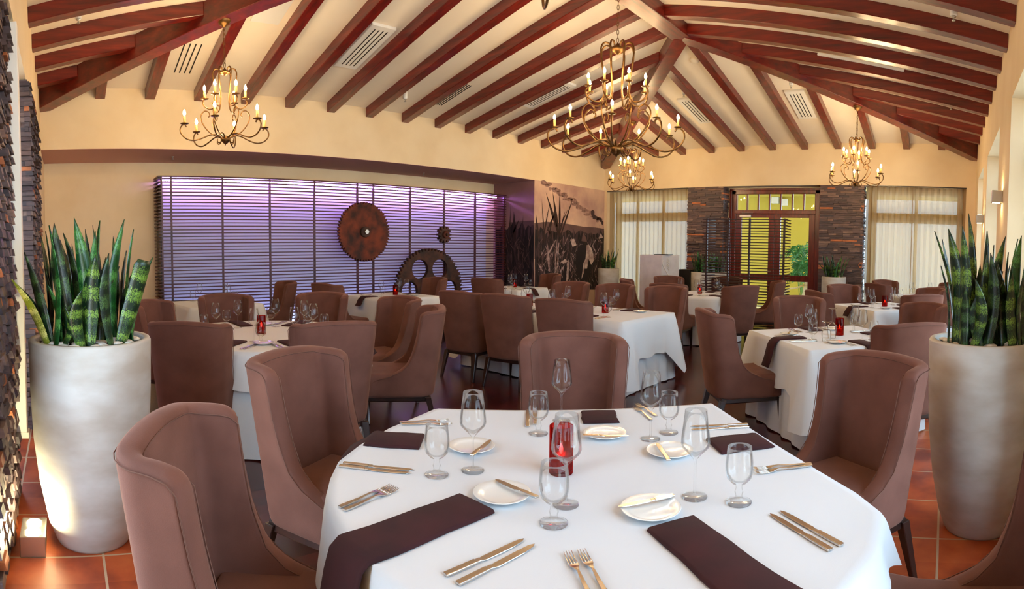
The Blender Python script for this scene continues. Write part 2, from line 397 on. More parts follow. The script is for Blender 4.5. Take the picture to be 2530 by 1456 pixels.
# right wall : piers and lintel
WINS = [(0.45, 2.5), (3.15, 5.05), (6.15, 8.0), (8.84, 10.25)]
b = MB(); WT = .34
b.box(XR, XR+WT, YN-.12, YB+.1, 2.91, ZE+.05)
ys = [YN-.12]+[v for w in WINS for v in w]+[YB+.1]
for i in range(0, len(ys), 2): b.box(XR, XR+WT, ys[i], ys[i+1], 0, 2.91)
for a, c_ in WINS: b.box(XR, XR+WT, a, c_, 0, .12)
structure(build('wall_right', b, M['wall']), 'cream right wall with tall deep window openings')
# near wall (behind and beside the camera)
b = MB()
b.box(XN, XR+.1, YN-.30, YN, ZH, ZE+.05); b.box(-1.1, XR+.1, YN-.3, YN, 0, ZH); b.box(-2.3, -1.1, YN-.3, YN, 2.1, ZH)
b.box(XN, -6.3, YN-.3, YN, 0, ZH)
b.box(.38, XR+.1, YN-.3, YN, 0, ZH)
structure(build('wall_near', b, M['wall']), 'near end wall above stone pillars')
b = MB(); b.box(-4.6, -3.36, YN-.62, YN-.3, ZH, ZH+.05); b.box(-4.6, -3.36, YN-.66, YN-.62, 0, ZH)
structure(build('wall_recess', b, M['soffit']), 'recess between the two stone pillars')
b = MB(); b.box(-3.55, -3.44, YN-.28, YN+.018, .34, ZH); b.box(-3.54, -3.45, YN-.28, YN+.03, .30, .34)
structure(build('trim_1', b, M['white'], bevel=.004), 'white upright trim beside the nearest stone pillar')
b = MB(); b.box(XN, XN+.015, YN, 1.3, 0, .14)
structure(build('baseboard_left', b, M['darkwood']), 'dark baseboard in the niche')
# dark strips standing in for the shadow reveal above the back openings
b = MB(); b.box(XL+.08, -5.49, YB-.004, YB+.03, ZH-.035, ZH-.02); b.box(-1.64, .353, YB-.004, YB+.03, ZH-.035, ZH-.02)
structure(build('shadow_line', b, M['darkwood']), 'thin dark strip drawn as the shadow line above the back curtains')

# ---- rafters, hips, ridge
def rafter(name, a, d, L, w, zb, mat, label, group, topz=None):
    # a: start point in plan on the wall, d: inward unit direction, L: run
    n = Vector((-d[1], d[0])); A = []; B = []
    for s, store in ((0, A), (L, B)):
        for k, zz in ((-1, 0), (1, 0), (1, 1), (-1, 1)):
            p = Vector(a)+Vector(d)*s+n*(w/2*k)
            z = (zb+SL*s) if not zz else (ZE+SL*s+.03)
            store.append((p.x, p.y, z))
    m = MB(); m.hexa(A, B); o = build(name, m, mat, bevel=.006, seg=1)
    return tag(o, label, 'rafter', group)
RW = .135
k = 0
for i in range(15):
    y = .49+.6875*i+RW/2; L = min(HW-.10, y-YN-.09, YB-y-.09)
    rafter('rafter', (XL, y), (1, 0), L, RW, 3.53, M['beamx'], 'dark red rafter on the left ceiling slope, %s from the near left corner' % nth(i), 'rafters of the left slope')
ry = [4.91-.665*k for k in range(7, 0, -1)]+[4.91, 5.54, 6.19, 6.83, 7.45, 8.11, 8.8, 9.44, 10.14]
ry = [y for y in ry if y > 1.0]
for i, y0 in enumerate(reversed(ry)):
    y = y0+RW/2; L = min(HW-.10, y-YN-.09, YB-y-.09)
    rafter('rafter', (XR, y), (-1, 0), L, RW, 3.53, M['beamx'], 'dark red rafter on the right ceiling slope, %s from the far corner' % nth(i), 'rafters of the right slope')
for i in range(11):
    x = -7.055+.6825*i+RW/2; L = min(HW-.10, x-XL-.09, XR-x-.09)
    rafter('rafter', (x, YB), (0, -1), L, RW, 3.555, M['beamy'], 'dark red rafter on the far ceiling slope, %s from the left corner' % nth(i), 'rafters of the far slope')
for i in range(9):
    x = -7.05+.64*i; x -= RW/2; L = min(HW-.10, x-XL-.09, XR-x-.09)
    rafter('rafter', (x, YN), (0, 1), L, RW, 3.53, M['beamy'], 'dark red rafter on the near ceiling slope, %s from the left corner' % nth(i), 'rafters of the near slope')
def hip(cx, cy, dx, dy, label):
    m = MB(); w = .215; n = Vector((-dy, dx)).normalized()*(w/2)
    q = []
    for s in (.0, HW):
        p = Vector((cx+dx*s, cy+dy*s)); zb = 3.365+.2355*s; zt = ZE+SL*s+.05
        q.append([(p.x-n.x, p.y-n.y, zb), (p.x+n.x, p.y+n.y, zb), (p.x+n.x, p.y+n.y, zt), (p.x-n.x, p.y-n.y, zt)])
    m.hexa(q[0], q[1]); return tag(build('hip_beam', m, M['beamd'], bevel=.006, seg=1), label, 'beam', 'hip beams of the ceiling')
hip(XL, YN, 1, 1, 'thick dark red hip beam rising from the near left corner')
hip(XR, YN, -1, 1, 'thick dark red hip beam rising from the near right corner')
hip(XL, YB, 1, -1, 'thick dark red hip beam rising from the far left corner above the mural')
hip(XR, YB, -1, -1, 'thick dark red hip beam rising from the far right corner')
m = MB(); m.box(XC-.13, XC+.13, YN+HW-.1, YB-HW+.02, 4.34, ZR+.02)
tag(build('ridge_beam', m, M['beamy'], bevel=.006, seg=1), 'short thick glossy ridge beam at the top of the ceiling', 'beam')

# ---- ceiling fittings
def plane_of(side):
    if side == 'L': return Vector((XL, 0, ZE)), Vector((-SL, 0, 1)).normalized(), Vector((1, 0, SL)).normalized(), Vector((0, 1, 0))
    if side == 'R': return Vector((XR, 0, ZE)), Vector((SL, 0, 1)).normalized(), Vector((-1, 0, SL)).normalized(), Vector((0, -1, 0))
    if side == 'B': return Vector((0, YB, ZE)), Vector((0, SL, 1)).normalized(), Vector((0, -1, SL)).normalized(), Vector((1, 0, 0))
    return Vector((0, YN, ZE)), Vector((0, -SL, 1)).normalized(), Vector((0, 1, SL)).normalized(), Vector((-1, 0, 0))
def vent(px, py, side, L, W, label, frame=True, slots=4, slotmat='dark'):
    p0, n, u, v = plane_of(side); c = at_plane(px, py, p0, n)
    o = thing('ceiling_vent', label, 'vent', c, group='air vents in the ceiling')
    R = Matrix((u, v, n)).transposed().to_4x4()
    o.matrix_world = Matrix.Translation(c) @ R
    if frame:
        m = MB(); m.box(-L/2, L/2, -W/2, W/2, -.035, .005); build('frame', m, M['white'], o, bevel=.006, seg=1)
    z = -.0375 if frame else -.003
    for k in range(slots):
        y = (k-(slots-1)/2)*W*.17; m = MB(); m.box(-L*.42, L*.42, y-.007, y+.007, z, z+.03); build('slot', m, M[slotmat], o)
    return o
vent(463, 146, 'L', .80, .40, 'frameless ceiling vent of four black slots beside the left chandelier', False)
vent(898, 114, 'L', 1.0, .34, 'white framed ceiling vent, first and largest of three on the left slope')
vent(1118, 235, 'L', .9, .26, 'slotted ceiling vent on the left slope between middle rafters', False)
vent(1352, 232, 'L', 1.0, .30, 'white framed ceiling vent behind the large chandelier')
vent(1722, 272, 'B', 1.0, .34, 'white ceiling vent on the far slope, left of two')
vent(1980, 257, 'B', 1.0, .34, 'white ceiling vent on the far slope, right of two')
vent(2130, 158, 'R', 1.2, .30, 'pale ceiling vent between the glossy rafters of the right slope')
def access(px, py, side, L, W, label):
    p0, n, u, v = plane_of(side); c = at_plane(px, py, p0, n)
    m = MB(); m.box(-L/2, L/2, -W/2, W/2, -.012, .01); o = build('access_hatch', m, M['white'], bevel=.003, seg=1)
    o.matrix_world = Matrix.Translation(c) @ Matrix((u, v, n)).transposed().to_4x4(); tag(o, label, 'hatch')
access(672, 22, 'L', .5, .34, 'flush pale ceiling hatch near the top edge beside the left hip beam')
def spot(px, py, side, label):
    p0, n, u, v = plane_of(side); c = at_plane(px, py-14, p0, n)
    o = thing('sprinkler', label, 'sprinkler', c, group='ceiling sprinklers')
    m = MB(); m.lathe([(.0, 0.03), (.036, .03), (.036, -.085), (.03, -.095), (0, -.095)], 16); build('housing', m, M['white'], o, True)
    m = MB(); m.lathe([(.0, -.09), (.022, -.09), (.022, -.105), (.007, -.11), (.007, -.13), (.018, -.132), (.018, -.137), (0, -.137)], 12); build('nozzle', m, M['nickel'], o, True)
spot(193, 36, 'N', 'white ceiling sprinkler near the top left corner')
spot(1001, 243, 'L', 'white ceiling sprinkler on the left slope beside the screen')
spot(1521, 132, 'L', 'white ceiling sprinkler seen through the large chandelier')
spot(1363, 318, 'L', 'white ceiling sprinkler beside the lowest left arms of the large chandelier')
spot(1955, 210, 'B', 'white ceiling sprinkler above the right vent of the far slope')
spot(1690, 232, 'B', 'white ceiling sprinkler above the left vent of the far slope')
spot(1914, 98, 'R', 'white ceiling sprinkler by the top of the far right hip beam')
spot(2357, 28, 'R', 'white ceiling sprinkler near the top right corner')
spot(2350, 262, 'R', 'white ceiling sprinkler low on the right slope')
p0, n, u, v = plane_of('B'); c = at_plane(1716, 147, p0, n)
m = MB(); m.lathe([(0, .01), (.075, .01), (.07, -.03), (.045, -.045), (0, -.047)], 24)
tag(build('smoke_detector', m, M['ceil'], smooth=True, loc=c), 'round smoke detector under the ridge on the far slope', 'smoke detector')
for i, (px, py) in enumerate([(607, 391), (790, 401), (950, 415)]):
    c = at_z(px, py, ZH); o = thing('downlight', 'lit recessed downlight in the niche soffit, %s from the left' % nth(i), 'light', c, group='niche downlights')
    m = MB(); m.lathe([(.052, .003), (.075, .001), (.078, -.004), (.052, -.004)], 24); build('rim', m, M['white'], o, True)
    m = MB(); m.disc(.052, -.002, 24, up=False); build('lens', m, M['downlight'], o, fix=False)
for i, (px, py) in enumerate([(427, 386), (1047, 427)]):
    c = at_z(px, py, ZH); m = MB(); m.lathe([(0, .0), (.02, 0), (.02, -.008), (.006, -.012), (.006, -.05), (.018, -.052), (0, -.056)], 12)
    tag(build('soffit_sprinkler', m, M['nickel'], smooth=True, loc=c), 'small metal sprinkler head in the niche soffit, %s end' % ('left' if i == 0 else 'right'), 'sprinkler')

# ================================================================== STONE
def ledger(m, origin, ux, uz_h, width, n_out, rows, rh=.04, seed=1, dmin=.0, dmax=.035, lmin=.08, lmax=.34):
    # a face of stacked thin stones; origin: lower corner, ux: unit along, n_out: outward
    rnd = random.Random(seed); o = Vector(origin); ux = Vector(ux); nn = Vector(n_out)
    for r in range(rows):
        z0 = r*rh; z1 = (r+1)*rh-.002; s = 0
        while s < width-.005:
            l = rnd.uniform(lmin, lmax); e = min(width, s+l)
            if width-e < .05: e = width
            d = rnd.uniform(dmin, dmax); j = rnd.uniform(-.004, .004)
            a = o+ux*s+Vector((0, 0, z0+j)); bb = o+ux*(e-.002)+Vector((0, 0, z0+j)); hgt = Vector((0, 0, (z1-z0)*rnd.uniform(.85, 1.0)))
            t1 = nn*(d+rnd.uniform(-.004, .004)); t2 = nn*(d+rnd.uniform(-.004, .004))
            m.hexa([a-nn*.03, bb-nn*.03, bb-nn*.03+hgt, a-nn*.03+hgt], [a+t1, bb+t2, bb+t2*.8+hgt, a+t1*.8+hgt])
            s = e
def stone_pillar(x0, x1, y0, y1, h, faces, label, seed, **kw):
    m = MB(); m.box(x0+.02, x1-.02, y0+.02, y1-.02, 0, h)
    rh = kw.pop('rh', .04); rows = int(h/rh)
    for i, f in enumerate(faces):
        if f == '-y': ledger(m, (x0, y0+.02, 0), (1, 0, 0), h, x1-x0, (0, -1, 0), rows, rh, seed+i, **kw)
        if f == '+x': ledger(m, (x1-.02, y0, 0), (0, 1, 0), h, y1-y0, (1, 0, 0), rows, rh, seed+i, **kw)
        if f == '+y': ledger(m, (x0, y1-.02, 0), (1, 0, 0), h, x1-x0, (0, 1, 0), rows, rh, seed+i, **kw)
        if f == '-x': ledger(m, (x0+.02, y0, 0), (0, 1, 0), h, y1-y0, (-1, 0, 0), rows, rh, seed+i, **kw)
    return tag(build('stone_pillar', m, M['stone']), label, 'pillar')
stone_pillar(-5.49, -4.64, YB-.02, YB+.34, ZH-.02, ['-y', '+x'], 'brown ledger stone pillar left of the wooden doors', 3)
stone_pillar(-2.55, -1.66, YB-.02, YB+.34, ZH-.02, ['-y', '+x'], 'brown ledger stone pillar right of the wooden doors', 9)
stone_pillar(-3.40, -2.27, YN-.30, YN-.035, ZH, ['+y', '+x'], 'rough stone pillar at the left edge, nearest, beside the floor uplight', 21, rh=.045, dmin=.0, dmax=.055, lmin=.04, lmax=.12)
stone_pillar(-6.3, -4.57, YN-.30, YN+.03, ZH, ['+y', '+x'], 'grey ledger stone pillar behind the left planter', 31, dmax=.05, lmax=.2)

# ================================================================== MURAL
MS = {}
MS['sky'] = noisy('mural_sky', srgb(176, 138, 128), srgb(222, 186, 160), 1.3, .7, detail=4)
MS['skyd'] = noisy('mural_dark_sky', srgb(140, 100, 104), srgb(166, 124, 122), 1.3, .7, detail=4)
MS['hill'] = noisy('mural_hills', srgb(92, 66, 66), srgb(110, 82, 78), 4, .7)
MS['field'] = noisy('mural_field', srgb(12, 6, 14), srgb(96, 68, 74), 11, .7, detail=12, stretch=(1.6, 1.6, .30), lo=.46, hi=.74)
MS['cane'] = plain('mural_cane', srgb(48, 28, 28), .7); MS['canel'] = noisy('mural_pale_cane', srgb(120, 92, 92), srgb(186, 160, 158), 14, .7)
MS['smoke'] = noisy('mural_smoke', srgb(128, 96, 90), srgb(176, 138, 126), 14, .7); MS['smoked'] = plain('mural_dark_smoke', srgb(70, 48, 50), .7)
MS['shirt'] = noisy('mural_shirt', srgb(150, 122, 116), srgb(216, 192, 182), 8, .7); MS['dk'] = plain('mural_shadow', srgb(24, 14, 22), .7)
mats = [MS[k] for k in ('sky', 'skyd', 'hill', 'field', 'cane', 'canel', 'smoke', 'smoked', 'shirt', 'dk')]
mu = MB(); XM, YM = XL+.004, 8.56-.004
def mur(px, py, e=0):                # a point of the mural: left face of the block or the wall face
    if px >= 1320: p = at_x(px, py, XM); p.x += e; return p
    p = at_y(px, py, YM); p.y -= e; return p
def mpoly(pts, mi, e): mu.add([mur(x, y, e) for x, y in pts], [tuple(range(len(pts)))], mi)
yc = YM
mu.add([(XM, yc, 0), (XM, YB-.0, 0), (XM, YB, ZH), (XM, yc, ZH)], [(0, 1, 2, 3)], 0)
mu.add([(XN, YM, 0), (XM, YM, 0), (XM, YM, ZH), (XN, YM, ZH)], [(0, 1, 2, 3)], 1)
mpoly([(1320, 552), (1350, 548), (1400, 553), (1440, 560), (1470, 562), (1497, 566), (1497, 640), (1320, 640)], 2, .001)
mpoly([(1258, 550), (1290, 547), (1319, 545), (1319, 640), (1258, 640)], 2, .001)
def toplimited(x0, x1, ytop, mi, e, seed):
    rnd = random.Random(seed); pts = []; x = x0
    while x < x1: pts.append((x, ytop(x)+rnd.uniform(-9, 9))); x += rnd.uniform(3, 7)
    pts.append((x1, ytop(x1))); pts += [(x1, 716), (x0, 716)]
    for i in range(len(pts)-3):
        a, bb = pts[i], pts[i+1]; mu.add([mur(a[0], a[1], e), mur(bb[0], bb[1], e), mur(bb[0], 716, e), mur(a[0], 716, e)], [(0, 1, 2, 3)], mi)
toplimited(1321, 1496, lambda x: 570+max(0, x-1400)*.03, 3, .002, 3)
toplimited(1224, 1319, lambda x: 560, 3, .002, 5)
rnd = random.Random(12)
def blade(x0, y0, x1, y1, w, mi, e):
    dx, dy = x1-x0, y1-y0; L = math.hypot(dx, dy); nx, ny = -dy/L*w/2, dx/L*w/2
    mx_, my_ = x0+dx*.45, y0+dy*.45
    mpoly([(x0-nx*.6, y0-ny*.6), (mx_-nx, my_-ny), (x1, y1), (mx_+nx, my_+ny), (x0+nx*.6, y0+ny*.6)], mi, e)
for i in range(640):
    if i % 3: x = rnd.uniform(1328, 1490); lim = (1323, 1493)
    else: x = rnd.uniform(1240, 1310); lim = (1226, 1317)
    y = rnd.uniform(598, 712); L = rnd.uniform(8, 44); a = rnd.uniform(-.7, .7)
    x1 = min(max(x+L*math.sin(a), lim[0]), lim[1]); blade(x, y, x1, y-L*math.cos(a), rnd.uniform(.7, 2.2), rnd.choice([3, 4, 5, 2, 9, 9]) if i % 3 else rnd.choice([3, 4, 9, 9, 2]), .0025+i*3e-6)
for x0, y0, x1, y1, w in [(1382, 585, 1348, 474, 7), (1380, 585, 1365, 472, 7), (1382, 585, 1383, 465, 5), (1384, 585, 1418, 482, 4), (1383, 575, 1396, 520, 3), (1345, 590, 1338, 490, 2.5), (1340, 600, 1358, 500, 3.5), (1352, 600, 1371, 510, 3), (1330, 585, 1323, 527, 5), (1352, 570, 1372, 525, 5), (1384, 560, 1404, 514, 2.5), (1365, 600, 1350, 555, 4), (1495, 620, 1488, 538, 2), (1489, 600, 1480, 555, 2)]:
    blade(x0, y0, x1, y1, w, 4, .004)
for x0, y0, x1, y1, w in [(1258, 620, 1262, 505, 3), (1272, 600, 1270, 522, 9), (1290, 600, 1293, 530, 3), (1266, 580, 1284, 540, 5), (1250, 640, 1240, 560, 5)]: blade(x0, y0, x1, y1, w, 4, .004)
for x0, y0, x1, y1, w in [(1372, 672, 1376, 590, 6), (1357, 672, 1352, 600, 6), (1380, 600, 1372, 690, 5), (1340, 670, 1328, 650, 4), (1356, 626, 1374, 590, 4), (1383, 672, 1395, 655, 4)]: blade(x0, y0, x1, y1, w, 5, .005)
for px, py, w, h in [(1345+9*k/2+rnd.uniform(-4, 4), 450+3.2*k+rnd.uniform(-5, 5), rnd.uniform(7, 20), rnd.uniform(5, 13)) for k in range(30)]:
    mpoly([(px+w/2*math.cos(a*PI/6)*(1+.2*math.sin(3*a)), py+h/2*math.sin(a*PI/6)) for a in range(12)], 6, .0026+px*1e-7)
for px, py, w, h in [(1464, 526, 9, 15), (1466, 534, 10, 9), (1470, 538, 13, 9), (1475, 540, 10, 8), (1480, 541, 13, 7), (1484, 545, 7, 8), (1488, 551, 5, 10)]:
    mpoly([(px+w/2*math.cos(a*PI/6)*(1+.15*math.sin(3*a)), py+h/2*math.sin(a*PI/6)) for a in range(12)], 7, .004)
mpoly([(1420, 650), (1424, 625), (1434, 606), (1448, 600), (1462, 614), (1468, 640), (1450, 690), (1440, 696), (1428, 680)], 9, .0055)   # bent field worker, printed in the mural
mpoly([(1444, 664), (1447, 630), (1449, 606), (1454, 604), (1462, 616), (1468, 642), (1460, 655), (1454, 640), (1450, 664)], 8, .006); mpoly([(1436, 690), (1441, 650), (1446, 640), (1443, 672)], 8, .0061); mpoly([(1384, 648), (1396, 640), (1402, 646), (1392, 652)], 8, .006); mpoly([(1398, 700), (1401, 650), (1405, 640), (1404, 690)], 8, .006)
mpoly([(1428, 600), (1434, 580), (1440, 572), (1447, 584), (1452, 598), (1440, 603)], 9, .0062); mpoly([(1436, 596), (1440, 574), (1448, 588), (1450, 598)], 2, .0064)
mpoly([(1408, 592), (1418, 590), (1424, 606), (1414, 610)], 8, .006); mpoly([(1478, 590), (1484, 576), (1490, 588)], 8, .006)
o = build('mural', mu, mats, fix=False); tag(o, 'sepia sugarcane field mural wrapping the corner beside the slatted screen', 'mural')

# ================================================================== SLATTED SCREEN WITH VIOLET LIGHT
XF, Y0, Y1, ZT = -8.5, 1.50, 8.54, 2.575
o = thing('slatted_screen', 'tall walnut slatted screen backlit in violet along the left niche', 'screen', (XF, (Y0+Y1)/2, 0))
dy = -(Y0+Y1)/2
NS = 49; sp_ = ZT/NS
m = MB()
for i in range(NS):
    z = sp_*(i+.5)
    m.box(-.045, 0, Y0+dy, Y1+dy, z, z+.017)
    m.box(-.40, 0, Y0+dy-.03, Y0+dy+.015, z, z+.017)
    m.box(-.33, -.045, Y1+dy-.03, Y1+dy-.0, z, z+.017)
    m.box(-.002, .022, Y0+dy-.025, Y0+dy+.02, z+.002, z+.015)
build('slats', m, M['slat'], o)
m = MB(); m.box(-.40, .01, Y0+dy-.03, Y1+dy, ZT, ZT+.022); build('top_board', m, M['slat'], o)
for y in [1.53, 1.68, 2.5, 3.30, 4.1, 4.93, 5.257, 6.055, 6.87, 7.68, 8.5]:
    m = MB(); m.box(-.055, -.012, y+dy-.012, y+dy+.012, 0, ZT); build('upright', m, M['slat'], o)
m = MB(); m.box(-.37, -.05, Y0+dy+.01, Y0+dy+.03, 0, ZT-.1); build('side_board', m, M['darkwood'], o)
m = MB(); m.box(-.395, -.37, Y0+dy+.02, Y1+dy-.24, .02, ZT-.015); build('backlit_panel', m, M['panel'], o)
m = MB(); m.box(-.20, -.17, Y0+dy+.05, Y1+dy-.12, ZT-.035, ZT-.015); build('violet_light_strip', m, M['led'], o)
m = MB(); m.box(-.16, -.13, Y0+dy+.05, Y1+dy-.1, .03, .05); build('blue_light_strip', m, M['ledb'], o)

# gears
def curve_solid(name, loops, depth, bevel=.003):
    cu = bpy.data.curves.new(name, 'CURVE'); cu.dimensions = '2D'; cu.fill_mode = 'BOTH'; cu.extrude = depth/2; cu.bevel_depth = bevel; cu.bevel_resolution = 1
    for L in loops:
        s = cu.splines.new('POLY'); s.points.add(len(L)-1)
        for i, (x, y) in enumerate(L): s.points[i].co = (x, y, 0, 1)
        s.use_cyclic_u = True
    t = bpy.data.objects.new('tmp', cu); COL.objects.link(t); dg = bpy.context.evaluated_depsgraph_get()
    me = bpy.data.meshes.new_from_object(t.evaluated_get(dg)); bpy.data.objects.remove(t); me.name = name; return me
def gear_loop(R, r, n, floor=None):
    L = []
    for k in range(n):
        for da, rr in ((-.30, r), (-.16, R), (.16, R), (.30, r)):
            a = 2*PI*(k+da)/n; x, y = rr*math.cos(a), rr*math.sin(a)
            if floor is not None: y = max(y, floor)
            if not L or (abs(L[-1][0]-x)+abs(L[-1][1]-y)) > 1e-4: L.append((x, y))
    return L
def circ(cx, cy, r, n=32): return [(cx+r*math.cos(2*PI*k/n), cy+r*math.sin(2*PI*k/n)) for k in range(n)]
GR = Matrix(((0, 0, 1), (1, 0, 0), (0, 1, 0))).to_4x4()     # local x->world y, y->z, z->x
def gear(label, y, z, x, loops, depth, mat, boss):
    o = thing('gear_wheel', label, 'gear'); o.matrix_world = Matrix.Translation((x, y, z)) @ GR
    me = curve_solid('toothed_disc', loops, depth); me.materials.clear(); me.materials.append(mat); link('toothed_disc', me, o)
    for (r, h, nn, mt, nm) in boss:
        m = MB(); m.lathe([(0, depth/2), (r, depth/2), (r, depth/2+h*.85), (r*.92, depth/2+h), (0, depth/2+h)], nn); build(nm, m, M[mt], o)
    return o
gear('large solid rusty gear wheel mounted high on the violet screen', 5.02, 1.742, -8.46, [gear_loop(.515, .485, 56)], .05, M['rust'], [(.095, .05, 24, 'rustd', 'hub'), (.045, .09, 6, 'nickel', 'bolt')])
gear('small rusty pinion wheel on the screen, right of the large gear', 6.80, 1.718, -8.45, [gear_loop(.16, .115, 12)], .07, M['rustd'], [(.07, .05, 20, 'rust', 'hub'), (.03, .08, 6, 'rustd', 'bolt')])
loops = [gear_loop(.79, .745, 64, -.66+.005)]+[circ(.47*math.cos(rad(a)), .47*math.sin(rad(a)), .185) for a in (0, 60, 120, 180)]
gear('very large half gear wheel with round holes standing before the screen', 6.42, .66, -8.42, loops, .07, M['rustd'], [(.12, .05, 24, 'rust', 'hub')])

# ================================================================== CURTAINS, WINDOWS, DOORS
def curtain(axis, a0, a1, c0, z0, z1, lam, amp, label, seed, name='curtain', two=True):
    rnd = random.Random(seed); n = int((a1-a0)/lam)*10; m = MB(); vs = []; rows = [z0, z0+.4, z0+1.2, z1-.35, z1-.06, z1]
    ph = rnd.uniform(0, 6)
    for j, z in enumerate(rows):
        for i in range(n+1):
            s = i/n; a = a0+(a1-a0)*s
            q = 2*PI*(a-a0)/lam+ph+.6*math.sin(a*3.1+seed)
            off = amp*math.sin(q)*(1-.25*(z-z0)/(z1-z0))+.012*math.sin(a*7+z*1.7+seed)
            aa = a+.010*math.sin(2*q)
            vs.append((aa, c0+off, z) if axis == 'x' else (c0+off, aa, z))
    fs = [(j*(n+1)+i, j*(n+1)+i+1, (j+1)*(n+1)+i+1, (j+1)*(n+1)+i) for j in range(len(rows)-1) for i in range(n)]
    m.add(vs, fs); return tag(build(name, m, M['sheer' if axis == 'x' else 'sheerw'], smooth=True, fix=False), label, 'curtain')
curtain('x', XL+.09, -5.50, YB+.14, .02, ZH-.03, .115, .034, 'sheer beige curtain between the mural and the left stone pillar', 2)
curtain('x', -1.65, -.69, YB+.13, .02, ZH-.03, .12, .05, 'sheer beige curtain beside the right stone pillar', 4)
curtain('x', -.715, .345, YB+.13, .02, ZH-.03, .12, .05, 'sheer beige curtain in the far right corner', 6)
for i, (a, c_) in enumerate(WINS[1:]):
    curtain('y', a+.02, c_-.02, XR+.27, .12, 2.90, .12, .03, ['sheer white curtain in the right wall, nearest window', 'sheer white curtain in the right wall, middle window', 'sheer white curtain in the right wall, farthest window'][i], 8+i)
def window_x(name, x0, x1, y, z0, z1, muls, trans, label, side='x', fw=.07):
    o = bpy.data.objects.new(name, None); COL.objects.link(o); structure(o, label)
    def bx(m, a0, a1, b0, b1, za, zb):
        (m.box(a0, a1, b0, b1, za, zb) if side == 'x' else m.box(b0, b1, a0, a1, za, zb))
    m = MB(); t = .05
    bx(m, x0, x1, y, y+t, z0, z0+fw); bx(m, x0, x1, y, y+t, z1-fw, z1); bx(m, x0, x0+fw, y, y+t, z0, z1); bx(m, x1-fw, x1, y, y+t, z0, z1)
    for u_ in muls: bx(m, u_-.03, u_+.03, y, y+t, z0, z1)
    for u_, w_ in trans: bx(m, x0, x1, y, y+t, u_-w_/2, u_+w_/2)
    build('window_frame', m, M['door'], o, bevel=.004, seg=1)
    m = MB(); bx(m, x0+.02, x1-.02, y+.022, y+.026, z0+.02, z1-.02); build('window_pane', m, M['pane'], o)
    return o
window_x('window_1', XL+.10, -5.5, YB+.36, .02, ZH, [-7.0, -6.3], [(2.23, .2)], 'window behind the curtain beside the mural', fw=.15)
window_x('window_2', -1.62, .36, YB+.36, .02, ZH, [-.64], [(2.23, .2)], 'window behind the far right curtains', fw=.17)
for i, (a, c_) in enumerate(WINS):
    window_x('window_%d' % (i+3), a, c_, XR+WT-.06, .12, 2.91, [(a+c_)/2], [(2.3, .1)], 'tall window in the right wall, %s from the camera' % nth(i), 'y')
b = MB(); b.box(-2.27, -.95, YN-.2, YN-.15, 2.03, 2.1); b.box(-2.27, -.95, YN-.2, YN-.15, 0, .1)
for x in (-2.26, -1.64, -1.02): b.box(x, x+.06, YN-.2, YN-.15, 0, 2.1)
structure(build('window_7', b, M['door']), 'glazed opening behind the camera')

# double doors with a row of transom lights
YD = YB+.32
dr = bpy.data.objects.new('door_1', None); COL.objects.link(dr); structure(dr, 'mahogany double glass doors with seven transom panes')
X0, X1 = -4.60, -2.60
def dpx(px, py): return at_y(px, py, YD)
m = MB()
m.box(X0, X0+.12, YD-.02, YD+.12, 0, 2.81); m.box(X1-.12, X1, YD-.02, YD+.12, 0, 2.81); m.box(X0, X1, YD-.02, YD+.12, 2.70, 2.81)
m.box(X0+.1, X1-.1, YD-.035, YD+.12, 2.28, 2.36)
build('door_frame', m, M['door'], dr, bevel=.008, seg=1)
m = MB(); m.box(X0-.02, X1+.02, YD-.04, YD-.018, 2.77, 2.82); m.box(X0-.02, X0+.03, YD-.04, YD-.018, 0, 2.8); m.box(X1-.03, X1+.02, YD-.04, YD-.018, 0, 2.8)
build('architrave', m, M['door'], dr, bevel=.006, seg=1)
tw = (X1-X0-.24)/7
m = MB()
for i in range(8): x = X0+.12+tw*i; m.box(x-.016, x+.016, YD, YD+.05, 2.36, 2.70)
build('transom_bars', m, M['door'], dr)
m = MB(); m.box(X0+.1, X1-.1, YD+.03, YD+.034, 2.36, 2.70); build('transom_glass', m, M['pane'], dr)
xm = (X0+X1)/2
for s, (a, c_) in enumerate([(X0+.12, xm-.003), (xm+.003, X1-.12)]):
    m = MB(); st = .13
    m.box(a, a+st, YD, YD+.05, .01, 2.28); m.box(c_-st, c_, YD, YD+.05, .01, 2.28)
    for z0_, z1_ in ((.01, .22), (.86, .99), (2.2, 2.28)): m.box(a+st, c_-st, YD, YD+.05, z0_, z1_)
    leaf = build('door_leaf', m, M['door'], dr, bevel=.006, seg=1)
    m = MB(); m.box(a+st, c_-st, YD+.022, YD+.027, .22, .86); m.box(a+st, c_-st, YD+.022, YD+.027, .99, 2.2); build('door_glass', m, M['pane'], leaf)
    if s == 0:
        hx = c_-.06; m = MB(); m.tube([(hx, YD, 1.06), (hx, YD-.05, 1.06), (hx-.13, YD-.055, 1.06)], .011, 10); m.lathe([(0, 0), (.03, 0), (.03, .01), (0, .01)], 16, c=(0, 0)); 
        build('door_handle', m, M['nickel'], leaf)
        m = MB(); m.box(a+.1, a+.36, YD-.05, YD, 2.21, 2.26); m.box(a+.16, a+.42, YD-.09, YD-.07, 2.29, 2.30); build('door_closer', m, M['nickel'], leaf, bevel=.004, seg=1)

